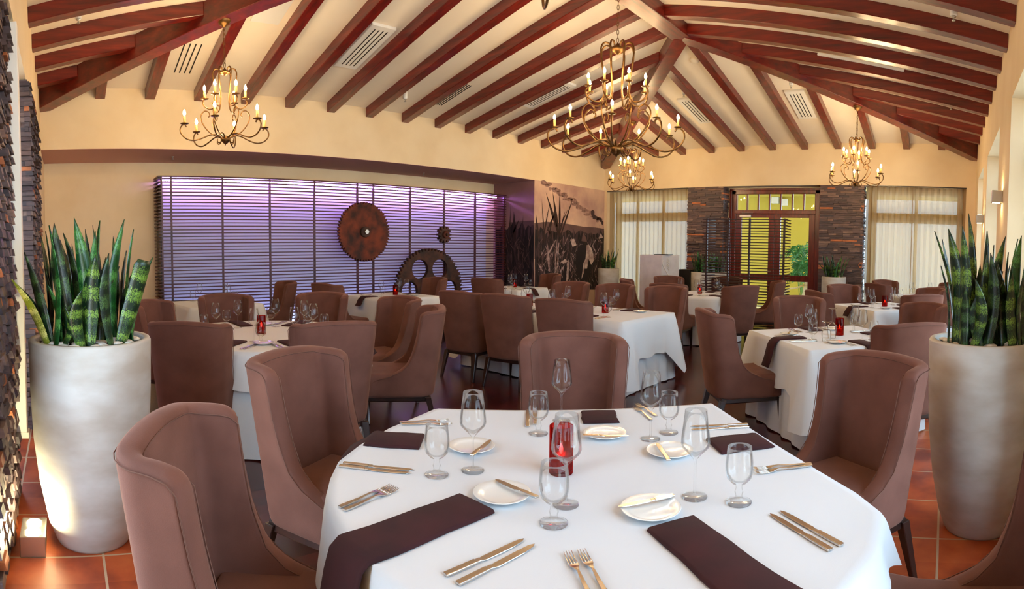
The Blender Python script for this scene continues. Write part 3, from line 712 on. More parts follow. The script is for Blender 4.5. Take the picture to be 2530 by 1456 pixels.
# ---- the gallery behind the doors and the terrace outside
b = MB(); b.box(-14, 6, YB+.46, 26, -.12, -.01); b.box(XR+.9, 12, -8, YB+.46, -.12, -.01); b.box(-8, XR+.9, -9, YN-.9, -.12, -.01)
structure(build('floor_outside', b, M['paving']), 'pale paving of the terrace outside')
b = MB(); b.box(-6.9, -2.55, 14.8, 14.95, 0, 3.0)
structure(build('wall_gallery', b, M['hallwall']), 'lime yellow gallery wall seen through the doors')
b = MB(); b.box(-14, 3.0, YB+.42, 15.4, 3.0, 3.1)
structure(build('ceiling_gallery', b, M['hallwall']), 'gallery ceiling behind the doors')
for i, (x, y) in enumerate([(-6.2, 12.9), (-5.0, 12.9), (-3.8, 12.9), (-2.9, 13.6), (-7.8, 12.8), (-1.0, 12.8), (0.4, 12.8)]):  # lamps added to brighten the gallery wall and ceiling
    m = MB(); m.lathe([(0, 0), (.09, 0), (.09, .03), (0, .03)], 20)
    o = build('gallery_fill_lamp', m, M['hallfill'], loc=(x, y, 2.968)); tag(o, 'round fill lamp added to light the gallery behind the far wall, %s from the left' % nth([1, 2, 3, 4, 0, 5, 6][i]), 'light', 'added gallery fill lamps')
for px, py, lab in [(1937, 500, 'white wall box high on the lime wall seen through the transom'), (1916, 495, 'white speaker on the lime wall behind the transom panes')]:
    c = at_y(px, py, 14.75); m = MB(); m.box(-.1, .1, -.06, .05, -.09, .09); tag(build('wall_box', m, M['white'], loc=c, bevel=.01), lab, 'fixture')
def palm(loc):
    o = thing('potted_palm', 'green bamboo palm standing behind the glass doors', 'plant', loc); rnd = random.Random(3)
    m = MB(); m.lathe([(0, 0), (.16, 0), (.2, .4), (.18, .4), (.17, .34), (0, .34)], 24); build('pot', m, M['pot'], o, True)
    for k in range(17):
        a = rnd.uniform(0, 2*PI); lean = rnd.uniform(.06, .4); h = rnd.uniform(.9, 1.75)
        base = Vector((.08*math.cos(a), .08*math.sin(a), .34)); tip = Vector((lean*math.cos(a), lean*math.sin(a), h)); end = tip+Vector((.32*math.cos(a), .32*math.sin(a), -.1))
        path = catmull([base, (base+tip)/2+Vector((0, 0, .05)), tip, end], 5)
        m = MB(); m.tube(path, .006, 5)
        for i in range(6, len(path), 1):
            p = path[i]; t = (path[min(i+1, len(path)-1)]-path[i-1]).normalized(); sd = t.cross(Vector((0, 0, 1))).normalized()
            for s in (-1, 1):
                for _ in range(2):
                    d = (sd*s*rnd.uniform(.5, 1)+t*.7+Vector((0, 0, -rnd.uniform(.2, .8)))).normalized(); L = rnd.uniform(.18, .3); w = t*.014
                    q = p+d*L*.55; e = q+(d+Vector((0, 0, -.5))).normalized()*L*.5
                    m.add([p-w*.4, p+w*.4, q+w, e, q-w], [(0, 1, 2, 3, 4)])
        build('frond', m, M['palm'], o, fix=False)
palm((-3.45, 13.3, 0)); 
def lounge(loc, rz, label):
    o = thing('wicker_chair', label, 'chair', loc, rz, None)
    m = MB(); n = 14
    prof = [(-.3, .95), (-.26, .7), (-.2, .5), (-.1, .4), (.2, .4), (.35, .42)]
    vs = [(x, y, z) for y, z in prof for x in (-.3, .3)]+[(x, y-.03, z-.03) for y, z in prof for x in (-.3, .3)]
    fs = [(2*i, 2*i+1, 2*i+3, 2*i+2) for i in range(5)]+[(12+2*i, 14+2*i, 15+2*i, 13+2*i) for i in range(5)]
    fs += [(2*i, 2*i+2, 14+2*i, 12+2*i) for i in range(5)]+[(2*i+1, 13+2*i, 15+2*i, 2*i+3) for i in range(5)]+[(0, 12, 13, 1), (10, 11, 23, 22)]
    m.add(vs, fs); build('seat_shell', m, M['wicker'], o)
    for x in (-.28, .28):
        for y in (-.2, .3):
            m = MB(); m.tube([(x, y, 0), (x, y, .4)], .02, 8); build('leg', m, M['wicker'], o)
        m = MB(); m.tube(catmull([(x*1.1, -.26, .72), (x*1.15, -.05, .66), (x*1.15, .28, .62), (x*1.1, .34, .42)], 5), .022, 8); build('armrest', m, M['wicker'], o)
lounge((-3.15, 12.4, 0), rad(150), 'pale wicker armchair seen low through the right door')
lounge((-2.75, 13.9, 0), rad(200), 'pale wicker armchair farther behind the right door beside the palm')

# ================================================================== SCREEN BEFORE THE DOORS, PODIUM, CABINET
ys_ = 9.3
a = at_y(1746, 540, ys_); bq = at_y(1941, 538, ys_); zt = a.z
o = thing('divider_screen', 'dark slatted room divider standing before the wooden doors', 'screen', ((a.x+bq.x)/2, ys_, 0))
hw = (bq.x-a.x)/2; m = MB(); ns = int(zt/.0505)
for i in range(ns):
    z = zt-.02-.0505*i
    m.box(-hw-.07, hw+.03, -.02, .02, z-.008, z+.008); m.box(hw-.03, hw, 0, .36, z-.008, z+.008); m.box(-hw, -hw+.03, 0, .36, z-.008, z+.008)
build('slats', m, M['slatx'], o)
for x in (-hw+.01, -hw*.42, hw*.12, hw-.02):
    m = MB(); m.box(x-.014, x+.014, -.012, .03, 0, zt); build('post', m, M['slatx'], o)
yp = 9.75
p1 = at_y(1581, 629, yp); p2 = at_y(1635, 629, yp); pz = p1.z
o = thing('host_podium', 'pale limestone host stand with a raised script letter before the left curtain', 'podium', (p1.x, yp, 0), 0)
w1 = p2.x-p1.x; th = rad(0)
pr = at_y(1679, 631, yp+.34)
m = MB(); m.hexa([(0, 0, 0), (w1, 0, 0), (pr.x-p1.x, .34, 0), (pr.x-p1.x-w1, .34, 0)], [(0, 0, pz), (w1, 0, pz), (pr.x-p1.x, .34, pz), (pr.x-p1.x-w1, .34, pz)])
build('body', m, M['podium'], o, bevel=.006)
fa = Vector((w1, 0, 0)); fbv = Vector((pr.x-p1.x, .34, 0)); fd = (fbv-fa); fl = fd.length; fdn = fd.normalized(); fn = Vector((fdn.y, -fdn.x, 0))
def pod(px, py):                     # crop coords of the script on the right hand face
    s = (px-840)/(1325-840); z = pz-(py-225)/560*.50
    return fa+fd*s+Vector((0, 0, z))+fn*.006
m = MB(); m.tube(catmull([pod(895, 350), pod(865, 365), pod(870, 440), pod(920, 530), pod(980, 620), pod(1040, 700), pod(1090, 785)], 6), .010, 6)
m.tube(catmull([pod(1000, 300), pod(1035, 350), pod(1045, 410), pod(1000, 370), pod(985, 400), pod(1040, 480), pod(1035, 500), pod(990, 450), pod(985, 480), pod(1035, 560), pod(1040, 590)], 5), .007, 6)
build('script_letters', m, M['white'], o)
m = MB(); m.box(w1*.6, w1+.12, .05, .25, pz, pz+.014); build('menu_folder', m, M['dark'], o)
yc = 10.35; c1_ = at_y(1679, 666, yc); c2_ = at_y(1704, 666, yc)
m = MB(); m.box(c1_.x-.1, c2_.x, yc, yc+.4, 0, c1_.z); o = build('side_cabinet', m, [M['dark'], M['steelblue']], bevel=.004)
tag(o, 'dark low cabinet between the host stand and the left pillar', 'cabinet')

# ================================================================== PLANTERS AND PLANTS
def make_pot(rim, base, h):
    o = thing('planter', 'planter', 'planter')
    prof = [(0, 0), (base*.96, 0), (base, .012), (base+(rim-base)*.30, .1*h), (base+(rim-base)*.66, .3*h), (base+(rim-base)*.88, .52*h), (base+(rim-base)*.97, .76*h), (rim, h-.012), (rim-.006, h), (rim-.03, h), (rim-.036, h-.012), (rim-.04, h-.045), (0, h-.045)]
    m = MB(); m.lathe(prof, 48); build('pot_body', m, M['pot'], o, True)
    m = MB(); m.lathe([(0, h-.044), (rim-.045, h-.044), (rim-.045, h-.026), (0, h-.022)], 32); build('soil', m, M['soil'], o)
    return o
def snake_leaf(parent, base, tip, w, mat, rnd, bend=None, blunt=False):
    base = Vector(base); tip = Vector(tip); ax = tip-base; L = ax.length
    view = Vector((0, 0, EYE))-base; view.z = 0; view.normalize()
    ang = rnd.uniform(-.5, .5); c, s = math.cos(ang), math.sin(ang); nrm = Vector((view.x*c-view.y*s, view.x*s+view.y*c, 0))
    sd = ax.cross(nrm).normalized(); nrm = sd.cross(ax).normalized()
    be = (bend if bend is not None else rnd.uniform(-.03, .03)); tw = rnd.uniform(-.5, .5)
    N = 14; m = MB(); vs = []; uvs = []
    for i in range(N+1):
        t = i/N; p = base+ax*t+sd*(be*math.sin(PI*t))+nrm*(.02*math.sin(PI*t))
        if blunt: ww = w*(.62+.38*math.sin(PI*min(t*1.1, .55)))*(1 if t < .96 else .7)
        else: ww = w*(.56+.44*math.sin(PI*min(1, t*1.5)*.5))*(1-max(0, (t-.5)/.5)**2.0) if t < .93 else w*.07*(1-(t-.93)/.07)+.0012
        a = tw*(t-.3); sdr = sd*math.cos(a)+nrm*math.sin(a); nr = nrm*math.cos(a)-sd*math.sin(a)
        for k, q in enumerate((-1, -.5, 0, .5, 1)):
            vs.append(p+sdr*(ww/2*q)+nr*(ww*.16*(q*q)))
        for k, q in enumerate((1, .5, 0, -.5, -1)):
            vs.append(p+sdr*(ww/2*q*.96)+nr*(ww*.16*(q*q)-.003-.002*(1-abs(q))))
        uvs += [(0, t), (.25, t), (.5, t), (.75, t), (1, t), (1, t), (.75, t), (.5, t), (.25, t), (0, t)]
    fs = [(i*10+k, i*10+(k+1) % 10, (i+1)*10+(k+1) % 10, (i+1)*10+k) for i in range(N) for k in range(10)]
    fs += [tuple(range(N*10, N*10+10))]
    m.add(vs, fs); me = m.mesh('leaf', M[mat], True); uv = me.uv_layers.new(name='UVMap')
    for lp in me.loops: uv.data[lp.index].uv = uvs[lp.vertex_index]
    recalc(me); return link('leaf', me, parent)
PEB = Proto(tag(build('pebble', (lambda m: (m.lathe([(0.001, -.5), (.5, -.42), (.86, -.2), (1, 0.02), (.84, .27), (.45, .46), (0.001, .52)], 14), m)[1])(MB()), M['pebble'], smooth=True), 'pebble', 'pebble'))
def pebbles(cx, cy, zb, R, n, label, group, seed, smin=.022, smax=.04):
    rnd = random.Random(seed); done = []
    for k in range(n*20):
        if len(done) >= n: break
        s = rnd.uniform(smin, smax); r = (R-s)*math.sqrt(rnd.random()); a = rnd.uniform(0, 2*PI); x, y = cx+r*math.cos(a), cy+r*math.sin(a)
        if any(math.hypot(x-q[0], y-q[1]) < (s+q[2])*.8 for q in done): continue
        done.append((x, y, s)); PEB.put((x, y, zb+s*.32), rnd.uniform(0, 6), label, group, (s, s*rnd.uniform(.75, 1), s*rnd.uniform(.6, .8)))
potL = make_pot(.31, .19, 1.02); potL.location = (-2.83, .125, 0)
tag(potL, 'large tapering cream planter on the left, lit from below', 'planter')
potR = make_pot(.30, .19, 1.02); potR.location = (.222, 3.04, 0)
tag(potR, 'large tapering cream planter on the right beside the window wall', 'planter')
def front_depth(px, c, dr):          # a point on the ray of the column at the pot's distance + dr
    return math.hypot(c[0], c[1])+dr
def at_r(px, py, r):
    d = ray(px, py); q = math.hypot(d.x, d.y); return d*(r/q)+Vector((0, 0, EYE))
def plant(label, c, leaves, sx, sy, ox, oy, zs, seed):
    o = thing('snake_plant', label, 'plant', (c[0], c[1], zs)); rnd = random.Random(seed); r0 = math.hypot(*c); off = Vector((c[0], c[1], zs))
    for tx, ty, bx_, by_, w, mat, dr, *ex in leaves:
        p = at_r(ox+tx/sx, oy+ty/sy, r0+dr*1.3); q = at_r(ox+bx_/sx, oy+by_/sy, r0+dr)
        # the foot of the leaf in the soil, inside the rim
        q.z = zs; v = Vector((q.x-c[0], q.y-c[1])); 
        if v.length > .235: v = v.normalized()*.235
        q = Vector((c[0]+v.x, c[1]+v.y, zs)); ww = w/sx/F*r0*1.25
        snake_leaf(o, q-off, p-off, ww*1.12, mat, rnd, blunt=('blunt' in ex))
    return o
LL = [(118, 685, 430, 1290, 120, 'leafY', -.12), (245, 415, 520, 1290, 95, 'leafC', -.1), (495, 150, 540, 1290, 150, 'leafB', -.14), (540, 120, 760, 1290, 115, 'leafC', -.16), (635, 225, 780, 1250, 105, 'leafC', -.05),
      (740, 70, 850, 1290, 115, 'leafB', -.1), (850, 185, 880, 1200, 55, 'leafC', .1), (955, 445, 885, 1320, 135, 'leafA', -.2), (995, 100, 1060, 1200, 110, 'leafB', .0), (950, 210, 930, 1250, 105, 'leafB', -.08),
      (815, 790, 830, 1330, 100, 'leafA', -.22), (1085, 430, 1130, 1300, 130, 'leafC', -.18), (1240, 90, 1170, 1250, 105, 'leafB', -.05), (1130, 260, 1130, 1150, 65, 'leafC', .1), (1330, 190, 1290, 1250, 100, 'leafB', .0),
      (1445, 500, 1195, 1290, 120, 'leafA', -.15, 'blunt'), (1525, 470, 1300, 1260, 110, 'leafB', -.04), (1260, 400, 1220, 1200, 65, 'leafC', .12), (720, 330, 720, 1200, 55, 'leafC', .12), (600, 290, 660, 1200, 70, 'leafC', .06),
      (460, 210, 440, 1200, 70, 'leafC', .1), (1400, 690, 1330, 1250, 90, 'leafB', -.05), (650, 950, 600, 1290, 100, 'leafA', -.15), (890, 330, 880, 1150, 55, 'leafC', .15), (925, 150, 940, 1150, 45, 'leafC', .12), (410, 250, 400, 1150, 60, 'leafC', .14), (1055, 470, 1010, 1200, 80, 'leafC', .02), (175, 740, 470, 1260, 90, 'leafC', -.02), (680, 350, 690, 1200, 60, 'leafC', .14)]
_q = random.Random(78)
for _x, _y in [(430, 620), (560, 560), (700, 640), (800, 560), (900, 620), (1000, 700), (1110, 760), (1180, 620), (1290, 700), (620, 820), (1060, 880), (500, 800), (760, 900), (940, 830), (1360, 820)]:
    LL.append((_x+_q.uniform(-30, 30), _y-60, _x*.8+170+_q.uniform(-40, 40), 1280, 92, _q.choice(['leafA', 'leafB', 'leafC', 'leafC']), _q.uniform(-.12, .08)))
plant('tall snake plant with banded leaves in the left planter', (-2.83, .125), LL, 4.045, 4.045, 0, 520, .985, 5)
_r = random.Random(77)
LR = [(72, 255, 290, 1240, 60, 'leafA', -.05), (195, 235, 240, 1230, 115, 'leafA', -.12), (378, 100, 320, 1230, 95, 'leafA', -.02), (322, 215, 310, 1280, 85, 'leafA', -.2), (545, 255, 400, 1260, 100, 'leafC', -.05), (440, 690, 400, 1290, 85, 'leafA', -.22),
      (710, 300, 640, 1280, 95, 'leafA', -.08), (575, 455, 540, 1290, 85, 'leafC', -.2), (600, 385, 690, 1230, 60, 'leafC', .02), (815, 330, 760, 1280, 80, 'leafB', .0), (850, 300, 860, 1290, 110, 'leafB', -.1), (770, 640, 830, 1290, 110, 'leafA', -.2),
      (350, 760, 330, 1270, 60, 'leafC', -.22), (545, 450, 590, 1280, 70, 'leafA', -.15), (730, 450, 800, 1280, 75, 'leafC', -.05), (240, 380, 270, 1230, 75, 'leafC', .0), (130, 570, 190, 1230, 60, 'leafC', -.1), (490, 780, 500, 1290, 90, 'leafC', -.2), (640, 560, 700, 1290, 85, 'leafC', -.12),
      (950, 350, 930, 1290, 110, 'leafC', -.1), (1010, 450, 960, 1290, 90, 'leafC', 0), (400, 480, 400, 1230, 80, 'leafC', .05), (480, 560, 470, 1230, 70, 'leafC', .1), (690, 700, 650, 1280, 70, 'leafC', -.1), (140, 330, 250, 1200, 50, 'leafC', .05), (890, 600, 900, 1280, 90, 'leafC', -.15)]
for _x, _y in [(230, 560), (330, 500), (420, 620), (520, 640), (610, 700), (690, 620), (760, 560), (280, 820), (560, 900), (820, 720), (450, 900)]:
    LR.append((_x+_r.uniform(-25, 25), _y, _x*.85+70+_r.uniform(-30, 30), 1285, 85, _r.choice(['leafA', 'leafC', 'leafC']), _r.uniform(-.14, .08)))
plant('tall snake plant with dark banded leaves in the right planter', (.222, 3.04), LR, 3.642, 3.642, 2290, 500, .985, 8)
pebbles(-2.83, .125, 1.0, .266, 90, 'smooth white pebble among those covering the soil of the left planter', 'pebbles in the left planter', 3, .026, .044)
pebbles(.222, 3.04, .998, .255, 24, 'smooth white pebble lying around the leaves in the right planter', 'pebbles in the right planter', 4)
small = Proto(make_pot(.235, .15, 1.03))
def rand_plant(c, zs, n, R, h0, h1, spread, label, seed):
    o = thing('snake_plant', label, 'plant', (c[0], c[1], zs)); rnd = random.Random(seed)
    for k in range(n):
        a = rnd.uniform(0, 2*PI); r = R*math.sqrt(rnd.random()); q = Vector((r*math.cos(a), r*math.sin(a), 0)); h = rnd.uniform(h0, h1)
        sp = spread*rnd.uniform(.5, 1.3); tip = q+Vector((q.x*sp/R, q.y*sp/R, h)); snake_leaf(o, q, tip, rnd.uniform(.04, .062), rnd.choice(['leafA', 'leafC', 'leafC', 'leafB']), rnd)
YPB = 10.62
for i, (px, lab) in enumerate([(1504, 'before the mural and left curtain'), (1734, 'between left stone pillar and divider screen'), (1771, 'behind the divider screen'), (2060, 'before the right stone pillar')]):
    rz_ = [663, 672, 672, 684][i]; yy = [10.35, 10.55, 10.75, 10.6][i]
    c = at_y(px, rz_, yy)
    small.put((c.x, c.y, 0), 0, 'round cream planter ' + lab, 'small planters along the far wall', (1, 1, c.z/1.03))
    rand_plant((c.x, c.y), c.z-.06, 26, .17, .28, .5, [.08, .08, .08, .16][i], 'short dark snake plant ' + lab, 40+i)
    pebbles(c.x, c.y, c.z-.03, .19, 9, 'white pebble in the planter ' + lab, 'pebbles in the planter ' + lab, 60+i, .022, .034)

# floor uplight beside the left planter
o = thing('floor_uplight', 'grey box uplight with two round lamps at the foot of the stone pillar', 'light', (-2.73, -.175, 0))
m = MB(); m.box(-.10, .10, -.062, .062, 0, .10); build('housing', m, M['nickel'], o, bevel=.003, seg=1)
for x in (-.047, .047):
    m = MB(); m.disc(.036, .1025, 20, c=(x, 0)); m.lathe([(.036, .1), (.036, .1025)], 20, c=(x, 0)); build('lamp_lens', m, M['uplight'], o, fix=False)
# sconces on the right wall
for i, (px, py, yy) in enumerate([(2474, 490, 5.62), (2428, 545, 8.42)]):
    z = [2.08, 2.05][i]
    o = thing('wall_sconce', ['nickel up and down wall sconce on the nearer right pier', 'nickel up and down wall sconce on the farther right pier'][i], 'light', (XR, yy, z), group='sconces on the right wall')
    m = MB(); m.box(-.11, 0, -.05, .05, -.06, .06); build('housing', m, M['nickel'], o, bevel=.003, seg=1)
    for s in (-1, 1):
        m = MB(); m.box(-.095, -.02, -.035, .035, .0605*s-.001, .0605*s+.001); build('lens', m, M['sconce_l'], o)

# ================================================================== CHANDELIERS
def scroll_pts(kind):
    if kind == 'low': return [(.03, .015), (.09, .055), (.17, .05), (.26, .012), (.35, -.012), (.43, .008), (.48, .06), (.485, .11), (.46, .145), (.43, .145), (.42, .125)]
    if kind == 'hook': return [(.045, .02), (.06, -.02), (.085, -.03), (.10, -.012), (.095, .01)]
    if kind == 'mid': return [(.03, .03), (.10, .045), (.18, .10), (.245, .19), (.255, .265), (.215, .31), (.175, .295), (.165, .26), (.18, .245)]
    if kind == 'up': return [(.045, .70), (.06, .74), (.10, .745), (.125, .70), (.115, .60), (.095, .50), (.09, .42), (.115, .345), (.165, .33), (.215, .355), (.235, .395), (.222, .425)]
    return []
def chandelier(scale, nlow, nup, tr):
    o = thing('chandelier', 'chandelier', 'chandelier')
    def pol(pts, a): return [Vector((r*scale*math.cos(a), r*scale*math.sin(a), z*scale)) for r, z in pts]
    def candle(par, r, z, a):
        c = Vector((r*scale*math.cos(a), r*scale*math.sin(a), z*scale))
        m = MB(); m.lathe([(0, 0), (.042, .006), (.045, .012), (.0, .008)], 16); g = build('drip_pan', m, M['bronze'], par, True, loc=c)
        m = MB(); m.lathe([(.0, 0), (.013, 0), (.013, .085), (0, .085)], 10); build('candle_sleeve', m, M['sleeve'], par, True, loc=c+Vector((0, 0, .008)))
        m = MB(); m.lathe([(.0, 0), (.008, .0), (.016, .018), (.014, .035), (.005, .055), (0, .062)], 10); build('bulb', m, M['bulb'], par, True, loc=c+Vector((0, 0, .093)))
    for k in range(nlow):
        a = 2*PI*(k+.3)/nlow; m = MB(); m.tube(catmull(pol(scroll_pts('low'), a), 4), tr, 6); ar = build('arm', m, M['bronze'], o, True); candle(ar, .44, .150, a)
    for k in range(nup):
        a = 2*PI*(k+.05)/nup; m = MB(); m.tube(catmull(pol(scroll_pts('up'), a), 4), tr, 6); ar = build('upper_arm', m, M['bronze'], o, True); candle(ar, .215, .428, a)
        a2 = a+PI/nup; m = MB(); m.tube(catmull(pol(scroll_pts('mid'), a), 4), tr*.9, 6); m.tube(catmull(pol(scroll_pts('hook'), a2), 3), tr*.8, 6); build('scroll', m, M['bronze'], o, True)
    m = MB(); s = scale
    m.lathe([(0, -.04*s), (.02*s, -.03*s), (.05*s, -.0), (.055*s, .02*s), (.03*s, .035*s), (.012*s, .05*s), (0, .05*s)], 16); build('hub', m, M['bronze'], o, True)
    m = MB(); m.lathe([(0, .675*s), (.02*s, .68*s), (.055*s, .70*s), (.058*s, .715*s), (.02*s, .73*s), (.01*s, .75*s), (0, .76*s)], 16); build('crown', m, M['bronze'], o, True)
    return o
def hang(o, top_z, zhub, scale, cw=.075):
    # chain and canopy from the crown up to the beam
    z0 = .76*scale; H = top_z-zhub; m = MB(); n = max(3, int((H-z0-.05)/.045)); st = (H-.05-z0)/n
    for i in range(n):
        zc = z0+st*(i+.5); ln = st*.68; w = .0125; a = (i % 2)*PI/2+.4
        pts = [Vector((w*math.cos(t)*math.cos(a), w*math.cos(t)*math.sin(a), zc+ln*math.sin(t))) for t in [2*PI*k/10 for k in range(10)]]
        m.tube(pts, .0032, 5, close=True)
    build('chain', m, M['bronze'], o, True)
    m = MB(); m.lathe([(0, H-.075), (.02, H-.07), (.03, H-.055), (.05, H-.05), (cw*.8, H-.03), (cw, H-.012), (cw, H+.03), (0, H+.03)], 24); build('canopy', m, M['bronze'], o, True)
ch = chandelier(1.0, 6, 6, .0075); hang(ch, 3.85, 2.60, 1.0)
CH = Proto(ch)
CH.put((-5.72, 1.72, 2.60), rad(12), 'bronze scroll chandelier with lit candle bulbs at the left, nearest the screen end', 'small chandeliers on the hip beams')
CH.put((-5.66, 9.0, 2.60), rad(40), 'bronze scroll chandelier with lit candle bulbs hanging farthest away, below the large one', 'small chandeliers on the hip beams')
CH.put((-1.50, 9.01, 2.60), rad(25), 'bronze scroll chandelier with lit candle bulbs at the right, before the far right curtain', 'small chandeliers on the hip beams')
CH.put((-1.49, 1.78, 2.60), rad(0), 'bronze chandelier overhead, only its lowest curled arms showing at the top edge', 'small chandeliers on the hip beams')
big = chandelier(1.6, 9, 8, .0105); hang(big, 4.35, 2.58, 1.6, .11)
big.location = (XC, 5.36, 2.58); big.rotation_euler = (0, 0, rad(8)); tag(big, 'very large bronze scroll chandelier with two crowded tiers of candle bulbs under the ridge', 'chandelier')

# ================================================================== CHAIR
def make_chair():
    o = thing('dining_chair', 'chair', 'chair')
    def front(z):
        P = [(.30, .27), (.42, .27), (.44, .20), (.47, .09), (.515, -.01), (.57, -.07), (.68, -.115), (.80, -.14), (.90, -.155), (1.01, -.17)]
        for (a, fa_), (b_, fb_) in zip(P, P[1:]):
            if z <= b_: return fa_+(fb_-fa_)*(z-a)/(b_-a)
        return P[-1][1]
    zs = [.30, .315, .37, .425, .445, .475, .515, .57, .68, .80, .90, .965, .985]
    outer = []; inner = []
    for zi, z in enumerate(zs):
        t = (z-.3)/.7; wb = .235+.045*t; wf = wb+.012+.008*t; yb = -.265-.10*t; yf = front(z); r = .11; th = .072
        path = []
        for k in range(7): s = k/7; path.append((-(wf+(wb-wf)*s), yf+(yb+r-yf)*s, 1-s))
        for k in range(5): a = PI+PI/2*k/5; path.append((-wb+r+r*math.cos(a), yb+r+r*math.sin(a), 0))
        nb = 6
        for k in range(nb+1): s = k/nb; path.append((-wb+r+(2*(wb-r))*s, yb-.012*math.sin(PI*s), 0))
        for k in range(1, 6): a = -PI/2+PI/2*k/5; path.append((wb-r+r*math.cos(a), yb+r+r*math.sin(a), 0))
        for k in range(1, 8): s = k/7; path.append((wb+(wf-wb)*s, yb+r+(yf-yb-r)*s, s))
        rowo = []; rowi = []
        for i, (x, y, wg) in enumerate(path):
            a = path[max(i-1, 0)]; c = path[min(i+1, len(path)-1)]; tx, ty = c[0]-a[0], c[1]-a[1]; L = math.hypot(tx, ty); nx, ny = ty/L, -tx/L
            # outward is to the left of travel for this ordering
            ox, oy = -nx, -ny
            if (ox*x+oy*(y+.02)) < 0: ox, oy = -ox, -oy
            xc = (abs(x)/wf)
            drop = (.012*(xc**2)+.016*wg**2+.016*max(0, wg-.7)/.3)*max(0, (z-.7)/.3)+(.0)
            arch = .015*(1-xc**2)*max(0, (z-.8)/.2)
            zz = z-drop+arch
            e = .0 if zi not in (0, len(zs)-1) else .012
            rowo.append((x-ox*e, y-oy*e, zz)); rowi.append((x-ox*(th-e), y-oy*(th-e)+(0.004 if wg else 0), zz-(.004 if zi == len(zs)-1 else 0)))
        outer.append(rowo); inner.append(rowi)
    n = len(outer[0]); m = MB(); vs = []
    for ro, ri in zip(outer, inner): vs += ro+list(reversed(ri))
    R = 2*n; fs = []
    for j in range(len(zs)-1):
        for i in range(R): fs.append((j*R+i, j*R+(i+1) % R, (j+1)*R+(i+1) % R, (j+1)*R+i))
    for j in (0, len(zs)-1):
        for i in range(n-1): fs.append((j*R+i, j*R+i+1, j*R+R-2-i, j*R+R-1-i))
    m.add(vs, fs); build('backrest_shell', m, M['fabric'], o, True, sub=1)
    # seat: crowned cushion with a front block
    m = MB(); N = 8
    vs = []; fs = []
    for k, (z, e) in enumerate([(.315, .02), (.325, 0), (.45, 0), (.475, .02), (.49, .07)]):
        for (x, y) in [(-.225, -.20), (-.235, .0), (-.245, .18), (-.27, .285), (-.25, .315), (-.1, .322), (.1, .322), (.25, .315), (.27, .285), (.245, .18), (.235, 0), (.225, -.20)]:
            vs.append((x*(1-e), y*(1-e)-(0), z))
    n = 12
    for j in range(4):
        for i in range(n): fs.append((j*n+i, j*n+(i+1) % n, (j+1)*n+(i+1) % n, (j+1)*n+i))
    fs += [tuple(reversed(range(n))), tuple(range(4*n, 5*n))]
    m.add(vs, fs); build('seat', m, M['fabric'], o, True, bevel=.008, seg=2)
    m = MB(); m.box(-.215, .215, -.235, .285, .265, .315); build('base_frame', m, M['darkwood'], o, bevel=.008, seg=1)
    for sx in (-1, 1):
        for fy in (-1, 1):
            m = MB(); tx = sx*.205; ty = .265 if fy > 0 else -.215; bx_ = sx*(.215 if fy > 0 else .225); by_ = ty+(.0 if fy > 0 else -.075)
            h1 = .024; h0 = .014
            m.hexa([(bx_-h0, by_-h0, 0), (bx_+h0, by_-h0, 0), (bx_+h0, by_+h0, 0), (bx_-h0, by_+h0, 0)], [(tx-h1, ty-h1, .30), (tx+h1, ty-h1, .30), (tx+h1, ty+h1, .30), (tx-h1, ty+h1, .30)])
            build('leg', m, M['darkwood'], o, bevel=.003, seg=1)
    # stitched seams along the inner and outer front edges and the back corners
    m = MB()
    edge = [outer[j][0] for j in range(4, len(zs)-1)]+[outer[-2][i] for i in range(0, len(outer[0]))]+[outer[j][-1] for j in range(len(zs)-2, 3, -1)]
    m.tube([Vector(p)+Vector((0, 0, -.004)) for p in edge], .0018, 5)
    edge = [inner[j][0] for j in range(5, len(zs)-1)]+[inner[-2][i] for i in range(0, len(inner[0]))]+[inner[j][-1] for j in range(len(zs)-2, 4, -1)]
    m.tube([Vector(p)+Vector((0, 0, -.006)) for p in edge], .0018, 5)
    build('seam', m, M['seam'], o, True)
    return o
CHAIR = Proto(make_chair())
def chair(x, y, rot, label, group):
    return CHAIR.put((x, y, 0), rad(rot), label, group)
def chairf(x, y, t, label, group):   # seat centre, facing t
    return chair(x, y, math.degrees(math.atan2(t[1]-y, t[0]-x))-90, label, group)

# ================================================================== TABLES
def outline_round(r, n=72): return [(r*math.cos(2*PI*k/n), r*math.sin(2*PI*k/n)) for k in range(n)]
def outline_rect(hx, hy, rot=0, n=18, rc=.012):
    pts = []
    cs = [(hx, hy), (-hx, hy), (-hx, -hy), (hx, -hy)]
    for i in range(4):
        a, b_ = cs[i], cs[(i+1) % 4]
        for k in range(n):
            s = k/n; pts.append((a[0]+(b_[0]-a[0])*s, a[1]+(b_[1]-a[1])*s))
    c, s_ = math.cos(rot), math.sin(rot); return [(x*c-y*s_, x*s_+y*c) for x, y in pts]
def resample(pts, n):
    L = [0]; P = pts+[pts[0]]
    for a, b_ in zip(P, P[1:]): L.append(L[-1]+math.hypot(b_[0]-a[0], b_[1]-a[1]))
    out = []; j = 0
    for k in range(n):
        t = L[-1]*k/n
        while L[j+1] < t: j += 1
        s = (t-L[j])/(L[j+1]-L[j]); out.append((P[j][0]+(P[j+1][0]-P[j][0])*s, P[j][1]+(P[j+1][1]-P[j][1])*s))
    return out
